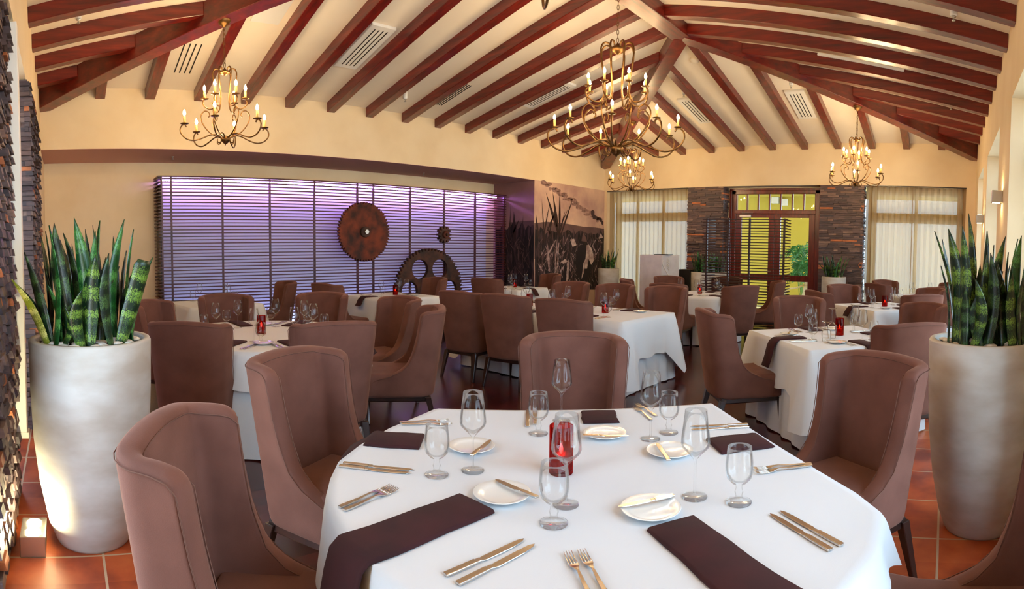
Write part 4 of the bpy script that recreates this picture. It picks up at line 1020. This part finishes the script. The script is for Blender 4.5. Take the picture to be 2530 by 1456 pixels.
def curvature(pts):
    n = len(pts); w = max(2, n//24); c = []
    for i in range(n):
        a, p, b_ = pts[i-w], pts[i], pts[(i+w) % n]
        v1 = (p[0]-a[0], p[1]-a[1]); v2 = (b_[0]-p[0], b_[1]-p[1])
        an = math.atan2(v1[0]*v2[1]-v1[1]*v2[0], v1[0]*v2[0]+v1[1]*v2[1]); c.append(max(0, min(1, an/1.3)))
    return c
def drape(name, outline, zt, drop, label, cat, group, loc, rz=0, seed=1, corner=1.0, wave=.012, long=False, rise=0.0, lift=None):
    rnd = random.Random(seed); N = 240; P = resample(outline, N); cv = curvature(P); cx = sum(p[0] for p in P)/N; cy = sum(p[1] for p in P)/N
    per = sum(math.hypot(P[i][0]-P[i-1][0], P[i][1]-P[i-1][1]) for i in range(N)); nw = max(6, int(per/(.30 if not long else .22)))
    ph = [rnd.uniform(0, 6) for _ in range(4)]
    m = MB(); vs = []; rings = []
    for f in (.0, .5, .8, .93): pass
    inner_f = [.35, .7, .9, .975]
    for f in inner_f:
        vs += [(cx+(x-cx)*f, cy+(y-cy)*f, zt) for x, y in P]
    steps = 9
    for j in range(steps+1):
        t = j/steps
        for i, (x, y) in enumerate(P):
            a, b_ = P[i-1], P[(i+1) % N]; tx, ty = b_[0]-a[0], b_[1]-a[1]; L = math.hypot(tx, ty) or 1; nx, ny = ty/L, -tx/L
            if nx*(x-cx)+ny*(y-cy) < 0: nx, ny = -nx, -ny
            u_ = 2*PI*nw*i/N; w = math.sin(u_+ph[0]+.8*math.sin(u_*.37+ph[1]))
            c = cv[i]*corner
            out = .004+.010*min(1, t*6)+(t*(wave*(1.2+w)*1.1+c*.03) if long else t*(.018+wave*(1.2+w)+c*.075))
            d = drop*(1+(.42*c if not long else 0)+(.02*w if not long else 0))
            if lift: d *= lift(x, y)
            z = zt-d*t
            if long: z = max(z, .012+.004*w)
            vs.append((x+nx*out, y+ny*out, z+(rise if j == 0 else 0)))
    o_ = len(inner_f)
    fs = []
    for j in range(o_+steps):
        for i in range(N): fs.append((j*N+i, j*N+(i+1) % N, (j+1)*N+(i+1) % N, (j+1)*N+i))
    vs.append((cx, cy, zt)); k = len(vs)-1
    for i in range(N): fs.append((k, i, (i+1) % N) if True else 0)
    m.add(vs, fs); ob = build(name, m, M['cloth'], smooth=True, loc=loc, rz=rz); return tag(ob, label, cat, group)
def table(desc, outline, loc, drop, seed, rz=0, under=.975, corner=1.0, wave=.012, lift=None):
    t = thing('dining_table', 'dining table hidden under white cloths, the ' + desc, 'table', loc, rz, 'restaurant dining tables')
    m = MB(); P = resample(outline, 60); m.add([(x*.985, y*.985, .748) for x, y in P]+[(x*.985, y*.985, .715) for x, y in P], [tuple(range(60)), tuple(reversed(range(60, 120)))]+[(i, (i+1) % 60, 60+(i+1) % 60, 60+i) for i in range(60)])
    build('tabletop', m, M['darkwood'], t)
    m = MB(); m.lathe([(0, 0), (.24, 0), (.24, .02), (.05, .05), (.045, .70), (.12, .715), (0, .715)], 20); build('pedestal', m, M['dark'], t, True)
    if under:
        P2 = [(x*under, y*under) for x, y in outline]
        drape('underlay_cloth', P2, .7492, .745, 'long white under cloth reaching the floor, the ' + desc, 'tablecloth', 'white under cloths', loc, rz, seed+50, .8, .014, True)
    drape('tablecloth', [(x*1.006, y*1.006) for x, y in outline], .7515, drop, 'white top tablecloth, the ' + desc, 'tablecloth', 'white top tablecloths', loc, rz, seed, corner, wave, lift=lift)
ZT_ = .7525
# ---- tableware prototypes
def lathe_obj(name, prof, n, mat, label='x', cat='glass', smooth=True):
    m = MB(); m.lathe(prof, n); o = build(name, m, M[mat], smooth=smooth); return tag(o, label, cat)
WG = Proto(lathe_obj('wine_glass', [(0, 0), (.036, 0), (.0365, .0018), (.02, .004), (.006, .008), (.0036, .018), (.0034, .095), (.005, .108), (.016, .121), (.038, .143), (.042, .153), (.0405, .175), (.0365, .205), (.0315, .25), (.0305, .25), (.0352, .205), (.039, .175), (.0403, .154), (.036, .1445), (.015, .1245), (.004, .116), (0, .115)], 28, 'glass'))
GB = Proto(lathe_obj('water_goblet', [(0, 0), (.036, 0), (.037, .003), (.022, .007), (.012, .012), (.0095, .022), (.0125, .030), (.0095, .038), (.0085, .05), (.02, .056), (.034, .07), (.0395, .09), (.039, .115), (.036, .14), (.034, .158), (.0322, .158), (.0342, .14), (.037, .115), (.0372, .091), (.032, .0735), (.018, .062), (0, .058)], 28, 'glass'))
PL = Proto(lathe_obj('bread_plate', [(0, 0), (.045, 0), (.048, .003), (.060, .005), (.080, .014), (.0815, .0155), (.080, .0165), (.060, .0085), (.050, .006), (0, .0055)], 40, 'ceramic', cat='plate'))
def knife_proto(nm, L, w):
    o = thing(nm, 'knife', 'knife')
    m = MB(); h = L*.42; m.box(-w*.42, w*.42, 0, h*.86, .0, .0062); m.box(-w*.36, w*.36, h*.86, h, .0, .005); build('handle', m, M['steel'], o, bevel=.0016, seg=2)
    pts = [(-w*.30, h*.98), (w*.32, h*.98), (w*.55, h*1.1), (w*.56, L*.80), (w*.40, L*.94), (-.0, L), (-w*.34, L*.93), (-w*.44, L*.75), (-w*.42, h*1.1)]
    m = MB(); n = len(pts); m.add([(x, y, .0012) for x, y in pts]+[(x*.9, y, .0034) for x, y in pts], [tuple(reversed(range(n))), tuple(range(n, 2*n))]+[(i, (i+1) % n, n+(i+1) % n, n+i) for i in range(n)])
    build('blade', m, M['steel'], o, bevel=.0006, seg=1); return o
KN = Proto(knife_proto('table_knife', .235, .019))
BK = Proto(knife_proto('butter_knife', .17, .018))
def fork_proto():
    o = thing('table_fork', 'fork', 'fork'); L = .20; m = MB()
    st = [(0, .0058, .001, .005), (.02, .0062, .001, .005), (.07, .0045, .002, .0048), (.115, .0030, .006, .004), (.128, .006, .005, .0035), (.14, .0105, .003, .003), (.150, .0115, .002, .0028)]
    vs = []
    for y, w, z, t in st: vs += [(-w, y, z), (w, y, z), (w, y, z+t), (-w, y, z+t)]
    fs = [(0, 1, 2, 3), tuple(4*(len(st)-1)+k for k in (3, 2, 1, 0))]
    for i in range(len(st)-1): fs += [(4*i+k, 4*(i+1)+k, 4*(i+1)+(k+1) % 4, 4*i+(k+1) % 4) for k in range(4)]
    m.add(vs, fs); build('handle', m, M['steel'], o, bevel=.0008, seg=1)
    m = MB()
    for x in (-.0097, -.0033, .0033, .0097):
        pts = [(x, .149, .0035), (x, .165, .0022), (x, .182, .003), (x*.93, .20, .0065)]
        m.tube(pts, [.0017, .0016, .0015, .0008], 6)
    build('tines', m, M['steel'], o, True); return o
FK = Proto(fork_proto())
def candle_proto():
    o = thing('candle_holder', 'candle', 'candle holder')
    m = MB(); m.lathe([(0, 0), (.036, 0), (.0375, .003), (.0375, .148), (.0365, .15), (.0345, .148), (.0345, .012), (0, .010)], 32); build('glass_cylinder', m, M['redglass'], o, True)
    m = MB(); m.lathe([(0, .012), (.030, .012), (.030, .06), (.02, .058), (0, .056)], 20); build('candle', m, M['wax'], o, True)
    m = MB(); m.lathe([(0, .058), (.004, .064), (.006, .074), (.003, .086), (0, .094)], 10); build('flame', m, M['flame'], o, True)
    return o
CN = Proto(candle_proto())
def napkin(p, d, w, L, edge, drop, label, group, seed):
    # folded napkin: starts at p (plan), runs along d; past `edge` it hangs down by `drop`
    rnd = random.Random(seed); d = Vector(d).normalized(); n = Vector((-d.y, d.x)); m = MB(); th = .011; rows = []
    S = [0, .004, L*.2, L*.4, L*.6, L*.8]; S = [s for s in S if s < edge-.02]+[edge-.012]
    for s in S: rows.append((s, 0, 0))
    if drop > 0:
        rows += [(edge+.004, 0, -.004), (edge+.020, 0, -.018)]
        k = 5
        for i in range(1, k+1): rows.append((edge+.026+.06*i/k, 0, -.018-drop*i/k))
    vs = []
    for j, (s, _, z) in enumerate(rows):
        hang_ = z < -.01
        e = .0 if j else .004
        q = [(-w/2, 0), (-w/2+.006, 1), (0, 1.05+.1*math.sin(j)), (w/2-.006, 1), (w/2, 0), (w/2-.003, -.0)]
        for (a, hgt) in q[:5]:
            t = th*hgt*(1-.5*(j == 0)) ; P = Vector(p)+d*(s+(t if hang_ else 0))+n*(a+.004*math.sin(j*1.3+seed)*(1 if j > 2 else 0))
            vs.append((P.x, P.y, ZT_+z+(t if not hang_ else t*.2)+.0006))
        P = Vector(p)+d*s; vs.append((P.x, P.y, ZT_+z+.0004))
    R = 6; fs = [(j*R+i, j*R+(i+1) % R, (j+1)*R+(i+1) % R, (j+1)*R+i) for j in range(len(rows)-1) for i in range(R)]
    fs += [tuple(reversed(range(R))), tuple(range((len(rows)-1)*R, len(rows)*R))]
    m.add(vs, fs); return tag(build('folded_napkin', m, M['napkin'], smooth=True, bevel=.002, seg=1), label, 'napkin', group)
def cutlery(P, hx, hy, tx, ty, label, group, z=ZT_):
    a = at_z(hx, hy, z); b_ = at_z(tx, ty, z); d = b_-a
    P.put((a.x, a.y, z), math.atan2(d.y, d.x)-PI/2, label, group)

# ---- T1: the near table
C1 = (-1.03, 1.45)
out1 = [(-1.905, 1.50), (-1.80, 1.19), (-1.70, 1.0), (-1.60, .86), (-1.48, .765), (-1.34, .70), (-1.17, .655), (-1.0, .64), (-.82, .65), (-.62, .70), (-.44, .80), (-.30, .94), (-.20, 1.12), (-.155, 1.30), (-.16, 1.50), (-.25, 1.615), (-1.03, 2.345)]
out1 = [(x-C1[0], y-C1[1]) for x, y in out1]
NT1 = 'near foreground table'
table(NT1, list(reversed(out1)), (C1[0], C1[1], 0), .36, 3, under=.86, corner=.7, wave=.014, lift=lambda x, y: 1-.80*math.exp(-((x-.86)**2/.12+(y+.14)**2/.14)))
S1 = ['near left seat', 'left seat', 'far left seat', 'far right seat', 'near right seat']
def put_px(P, px, py, lab, grp, rz=0, z=ZT_): c = at_z(px, py, z); return P.put((c.x, c.y, z), rz, lab, grp)
def sl(item, s, t=NT1): return '%s, %s, %s' % (item, s, t)
for (px, py), s in zip([(1398, 1247), (1168, 1163), (1387, 1040), (1607, 1085), (1716, 1228)], S1): put_px(WG, px, py, sl('empty tall wine glass', s), 'wine glasses')
for (px, py), s in zip([(1368, 1294), (1079, 1174), (1330, 1072), (1652, 1070), (1825, 1242)], S1): put_px(GB, px, py, sl('short stemmed water goblet', s), 'water goblets')
for (px, py), s in zip([(1240, 1228), (1165, 1110), (1494, 1077), (1655, 1121), (1608, 1266)], S1): put_px(PL, px, py, sl('white bread plate', s), 'bread plates')
for q, s in zip([(1328, 1232, 1215, 1183), (1165, 1128, 1210, 1090), (1440, 1078, 1565, 1078), (1652, 1140, 1618, 1090), (1665, 1226, 1497, 1260)], S1): cutlery(BK, *q, sl('butter knife on the plate', s), 'butter knives', ZT_+.0165)
for a, q in enumerate([(1100, 1424, 1345, 1308, 1130, 1446, 1368, 1320), (848, 1146, 1044, 1164, 838, 1153, 1040, 1172), (1303, 1056, 1303, 1012, 1322, 1050, 1320, 1012), (1848, 1050, 1745, 1054, 1850, 1056, 1735, 1062), (2080, 1350, 1886, 1240, 2052, 1362, 1862, 1246)]):
    cutlery(KN, *q[:4], sl('inner table knife of the pair', S1[a]), 'table knives'); cutlery(KN, *q[4:], sl('outer table knife of the pair', S1[a]), 'table knives')
for a, q in enumerate([(838, 1256, 1004, 1188, 850, 1264, 1034, 1186), (987, 1046, 1110, 1040, 992, 1050, 1122, 1050), (1610, 1040, 1572, 1010, 1622, 1030, 1586, 1008), (2004, 1148, 1872, 1160, 2006, 1152, 1876, 1170), (1510, 1492, 1428, 1350, 1470, 1500, 1404, 1372)]):
    cutlery(FK, *q[:4], sl('inner table fork of the pair', S1[a]), 'table forks'); cutlery(FK, *q[4:], sl('outer table fork of the pair', S1[a]), 'table forks')
napkin((-1.115, 1.015), (.02, -1), .145, .39, .385, .24, sl('long plum napkin hanging over the edge', S1[0]), 'folded napkins', 1)
napkin((-1.60, 1.19), (-.70, -.71), .15, .18, .19, .04, sl('short plum napkin lying at the cloth edge', S1[1]), 'folded napkins', 2)
napkin((-1.275, 1.83), (-.66, .75), .15, .12, .16, .02, sl('thick rolled plum napkin', S1[2]), 'folded napkins', 3)
napkin((-.785, 1.82), (.70, .71), .16, .19, .20, .10, sl('plum napkin reaching over the cloth edge', S1[3]), 'folded napkins', 4)
napkin((-.652, 1.25), (.86, -.51), .145, .40, .42, .2, sl('long plum napkin running off the lower edge', S1[4]), 'folded napkins', 5)
put_px(CN, 1386, 1168, 'tall red glass candle holder with lit candle, middle of the ' + NT1, 'red candle holders')
G = 'brown chairs around the near table'
chair(-1.335, 0.52, -30.5, 'brown upholstered chair at the lower left, nearest the camera, seen over its curved back', G)
chair(-2.065, 1.115, -63.6, 'brown upholstered wing chair left of the near table, behind the nearest chair', G)
chair(-1.72, 2.214, -142.4, 'brown upholstered chair facing the camera across the near table', G)
chair(-0.445, 2.36, 146, 'large brown upholstered chair right of the near table by the right planter', G)
chair(0.125, 1.44, 92, 'brown upholstered chair cut off at the lower right corner', G)

# ---- generic settings for the other tables
def setting(t, c, ang, seat, R, what, seed, edge=None, scale=1.0, npx=.16):
    u_ = Vector((math.cos(ang), math.sin(ang))); f = -u_; rt = Vector((f.y, -f.x)); c = Vector(c); edge = edge or R
    def P(r, s): q = c+u_*r+rt*s; return (q.x, q.y, ZT_)
    inward = ang+PI/2
    if 'w' in what: WG.put(P(R*.50, .10), 0, sl('empty tall wine glass', seat, t), 'wine glasses')
    if 'g' in what: GB.put(P(R*.58, .185), 0, sl('short stemmed water goblet', seat, t), 'water goblets')
    if 'p' in what: PL.put(P(R*.62, -.19), 0, sl('white bread plate', seat, t), 'bread plates')
    if 'b' in what:
        q = P(R*.62, -.19); BK.put((q[0]-.085*math.cos(ang+1.0), q[1]-.085*math.sin(ang+1.0), ZT_+.0165), ang+1.0-PI/2, sl('butter knife on the plate', seat, t), 'butter knives')
    if 'k' in what:
        for j, s in enumerate((.155, .185)): q = P(R*.93, s); KN.put(q, inward, sl(('inner', 'outer')[j]+' table knife of the pair', seat, t), 'table knives')
    if 'f' in what:
        for j, s in enumerate((-.115, -.145)): q = P(R*.92, s); FK.put(q, inward, sl(('inner', 'outer')[j]+' table fork of the pair', seat, t), 'table forks')
    if 'n' in what:
        q = c+u_*(R*.55); napkin((q.x, q.y), u_, .13, edge-R*.55, edge-R*.55+.006, .20 if 'N' in what else .1, sl('folded plum napkin over the edge', seat, t), 'folded napkins', seed)

# ---- T2: left round table
C2 = (-4.35, 1.62); T2 = 'left round table'
table(T2, outline_round(.84), (C2[0], C2[1], 0), .26, 11, wave=.008, corner=0)
seats2 = {'seat facing the near planter': -45, 'near middle seat': 0, 'right front seat': 43, 'right seat': 87, 'far right seat': 131, 'far middle seat': 180, 'far left seat': 225}
for i, (s, a) in enumerate(seats2.items()): setting(T2, C2, rad(a), s, .80, 'wgpbkfn' if i < 5 else 'wgpn', 20+i, .845)
CN.put((-4.36, 1.60, ZT_), 0, 'red glass candle holder on the ' + T2, 'red candle holders')
G = 'brown chairs around the left round table'
chair(-3.81, 0.93, 58.6, 'brown chair with its back to the left planter', G)
chair(-3.45, 1.74, 77.8, 'brown chair seen from behind at the near side of the left round table', G)
chair(-3.725, 2.543, 146.6, 'brown wing chair showing its curled side, right of the left round table', G)
chair(-4.456, 2.8, 179, 'brown chair facing left, tucked behind the curled wing chair', G)
chair(-5.12, 2.45, -139, 'brown chair on the far right side of the left round table', G)
chair(-5.31, 1.62, -94.7, 'brown chair facing the camera across the left round table', G)
chair(-5.0, 0.98, -44, 'brown chair half hidden behind the snake plant of the left planter', G)

# ---- T3, T4, T5: small tables along the screen
def small_table(name, c, hx, hy, rot, seats, what, seed, drop=.30):
    table(name, outline_rect(hx, hy), (c[0], c[1], 0), drop, seed, rz=rad(rot), corner=1.2, wave=.014)
    for i, (s, a) in enumerate(seats): setting(name, c, rad(a), s, hx if i % 2 == 0 else hy, what, seed*7+i, (hx if abs(math.cos(rad(a-rot))) > .7 else hy)*1.0)
T3 = 'leftmost table by the screen'; C3 = (-7.15, 1.95)
small_table(T3, C3, .45, .50, 8, [('screen side seat', 188), ('near seat', 8), ('seat towards the mural', 98)], 'wgpn', 31)
T4 = 'table below the solid gear'; C4 = (-6.95, 4.58)
small_table(T4, C4, .50, .50, 5, [('seat towards the mural', 95), ('seat towards the planter', -85), ('near seat', 5)], 'wgpn', 33)
T5 = 'table before the mural'; C5 = (-6.98, 7.20)
small_table(T5, C5, .42, .48, 10, [('seat towards the mural', 100), ('seat towards the planter', -80), ('near seat', 10)], 'wgpn', 35)
CN.put((-7.0, 4.7, ZT_), 0, 'red glass candle holder on the ' + T4, 'red candle holders')
CN.put((-7.08, 7.35, ZT_), 0, 'red glass candle holder on the ' + T5, 'red candle holders')
G = 'brown chairs at the small tables along the screen'
chair(-7.51, 2.89, 175, 'brown chair turned sideways before the screen, right end of the leftmost table', G)
chair(-6.85, 3.68, 11, 'low brown chair back just below the screen, left of the solid gear', G)
chair(-7.16, 5.32, 174, 'brown chair standing before the half gear wheel', G)
chair(-6.57, 6.35, 10, 'dark brown chair between the half gear wheel and the mural', G)
chair(-6.96, 7.9, 162, 'brown chair standing before the lit part of the mural', G)

# ---- T6: long middle table
T6 = 'long middle table'; C6 = (-4.13, 5.10)
table(T6, outline_rect(1.17, .54), (C6[0], C6[1], 0), .40, 41, corner=1.5, wave=.014)
for i, (x, s) in enumerate([(-4.86, 'left'), (-4.17, 'middle'), (-3.46, 'right')]):
    setting(T6, (x, C6[1]), rad(-90), s+' near side seat', .54, 'wgpbkfn', 70+i, .545)
    setting(T6, (x, C6[1]), rad(90), s+' far side seat', .54, 'wgpkfn', 80+i, .545)
CN.put((-4.62, 5.06, ZT_), 0, 'red glass candle holder at the left of the ' + T6, 'red candle holders')
CN.put((-3.54, 5.12, ZT_), 0, 'red glass candle holder at the right of the ' + T6, 'red candle holders')
G = 'brown chairs along the long middle table'
chair(-4.78, 4.28, 10, 'dark brown chair seen from behind, leftmost on the near side of the long table', G)
chair(-4.16, 4.34, 13, 'dark brown chair seen from behind, middle of the near side of the long table', G)
chair(-3.41, 4.36, 13.8, 'brown chair seen from behind, rightmost on the near side of the long table', G)
chair(-4.94, 6.11, -174, 'brown chair on the far side of the long table, leftmost', G)
chair(-4.21, 6.15, -174, 'brown chair on the far side of the long table, middle', G)
chair(-3.45, 6.2, -174, 'brown chair on the far side of the long table, rightmost', G)

# ---- T7: round table before the doors
T7 = 'round table before the doors'; C7 = (-3.92, 8.38)
table(T7, outline_round(.68), (C7[0], C7[1], 0), .34, 45, wave=.02, corner=0)
for i, (a, s) in enumerate([(-90, 'near left seat'), (-32, 'near right seat'), (35, 'far right seat'), (90, 'far seat'), (212, 'left seat')]): setting(T7, C7, rad(a), s, .66, 'wgpn', 90+i, .685)
CN.put((-3.93, 8.42, ZT_), 0, 'red glass candle holder on the ' + T7, 'red candle holders')
G = 'brown chairs around the table before the doors'
chair(-3.87, 7.35, 8.5, 'brown chair back just above the rightmost far side chair of the long table', G)
chair(-3.0, 7.55, 54, 'brown chair seen from behind before the divider screen', G)
chair(-3.0, 8.93, 116, 'brown chair turned left beside the divider screen', G)
chair(-3.9, 9.43, -169, 'brown chair before the small planters left of the divider', G)
chair(-4.73, 8.95, -133, 'brown chair directly before the host stand', G)
chair(-4.7, 7.85, -62, 'small brown chair corner between the long table and the host stand', G)

# ---- T8: right table
T8 = 'right square table'; C8 = (-.93, 4.72)
table(T8, outline_rect(.55, .55), (C8[0], C8[1], 0), .36, 51, rz=rad(-47), corner=1.5, wave=.012)
for i, (a, s) in enumerate([(223, 'left front seat'), (133, 'far left seat'), (43, 'far right seat'), (-47, 'near right seat')]): setting(T8, C8, rad(a), s, .55, 'wgpbkfn' + ('N' if i in (0, 3) else ''), 100+i, .555)
CN.put((-.90, 4.78, ZT_), 0, 'red candle holder with lit candle on the ' + T8, 'red candle holders')
for (px, py), P_, hgt, lab in [((2041, 843), GB, .158, 'upside down water goblet near the front of the '), ((2055, 836), WG, .25, 'upside down wine glass behind the upturned goblet on the ')]:
    c = at_z(px, py, ZT_); g = P_.put((c.x, c.y, ZT_+hgt), 0, lab+T8, 'upturned glasses'); g.rotation_euler = (PI, 0, 0)
G = 'brown chairs around the right square table'
chair(-1.62, 4.3, -50, 'brown chair standing left of the right square table with its seat showing', G)
chair(-1.46, 5.65, -154, 'wide brown chair facing the camera behind the right square table', G)
chair(-0.365, 4.2, 35, 'brown chair beside the right planter with its curved back to the camera', G)
chair(-0.36, 5.52, 137, 'brown chair partly hidden by the right snake plant behind the right square table', G)
T9 = 'second right square table'; C9 = (-.86, 7.78)
table(T9, outline_rect(.52, .52), (C9[0], C9[1], 0), .34, 53, rz=rad(-47), corner=1.4, wave=.012)
for i, (a, s) in enumerate([(223, 'left front seat'), (133, 'far left seat'), (43, 'far right seat'), (-47, 'near right seat')]): setting(T9, C9, rad(a), s, .52, 'wgpn', 110+i, .525)
CN.put((-.83, 7.74, ZT_), 0, 'red glass candle holder on the ' + T9, 'red candle holders')
G = 'brown chairs around the second right table'
chair(-1.416, 7.16, -52, 'brown chair left of the second right table', G)
chair(-1.43, 8.48, -138, 'brown chair facing the camera behind the second right table', G)
chair(-0.39, 7.3, 30, 'brown chair back beside the snake plant at the second right table', G)
chair(-0.36, 8.4, 137, 'brown chair at the far right of the second right table', G)
T10 = 'farthest right table'; C10 = (-.50, 10.15)
table(T10, outline_rect(.45, .45), (C10[0], C10[1], 0), .3, 55, rz=rad(-47), corner=1.2, wave=.012)
for i, (a, s) in enumerate([(223, 'left front seat'), (-47, 'near right seat')]): setting(T10, C10, rad(a), s, .45, 'wg', 120+i, .455)
G = 'brown chairs around the farthest right table'
chair(-0.99, 9.63, -41, 'dark brown chair left of the farthest right table, before the curtain', G)
chair(-1.01, 10.62, -138, 'brown chair against the far right curtain, partly behind the dark one', G)
chair(-0.07, 9.7, 40, 'brown chair back peeking out left of the right snake plant, third row', G)
chair(-0.03, 10.62, 137, 'brown chair back peeking out left of the right snake plant, last row', G)
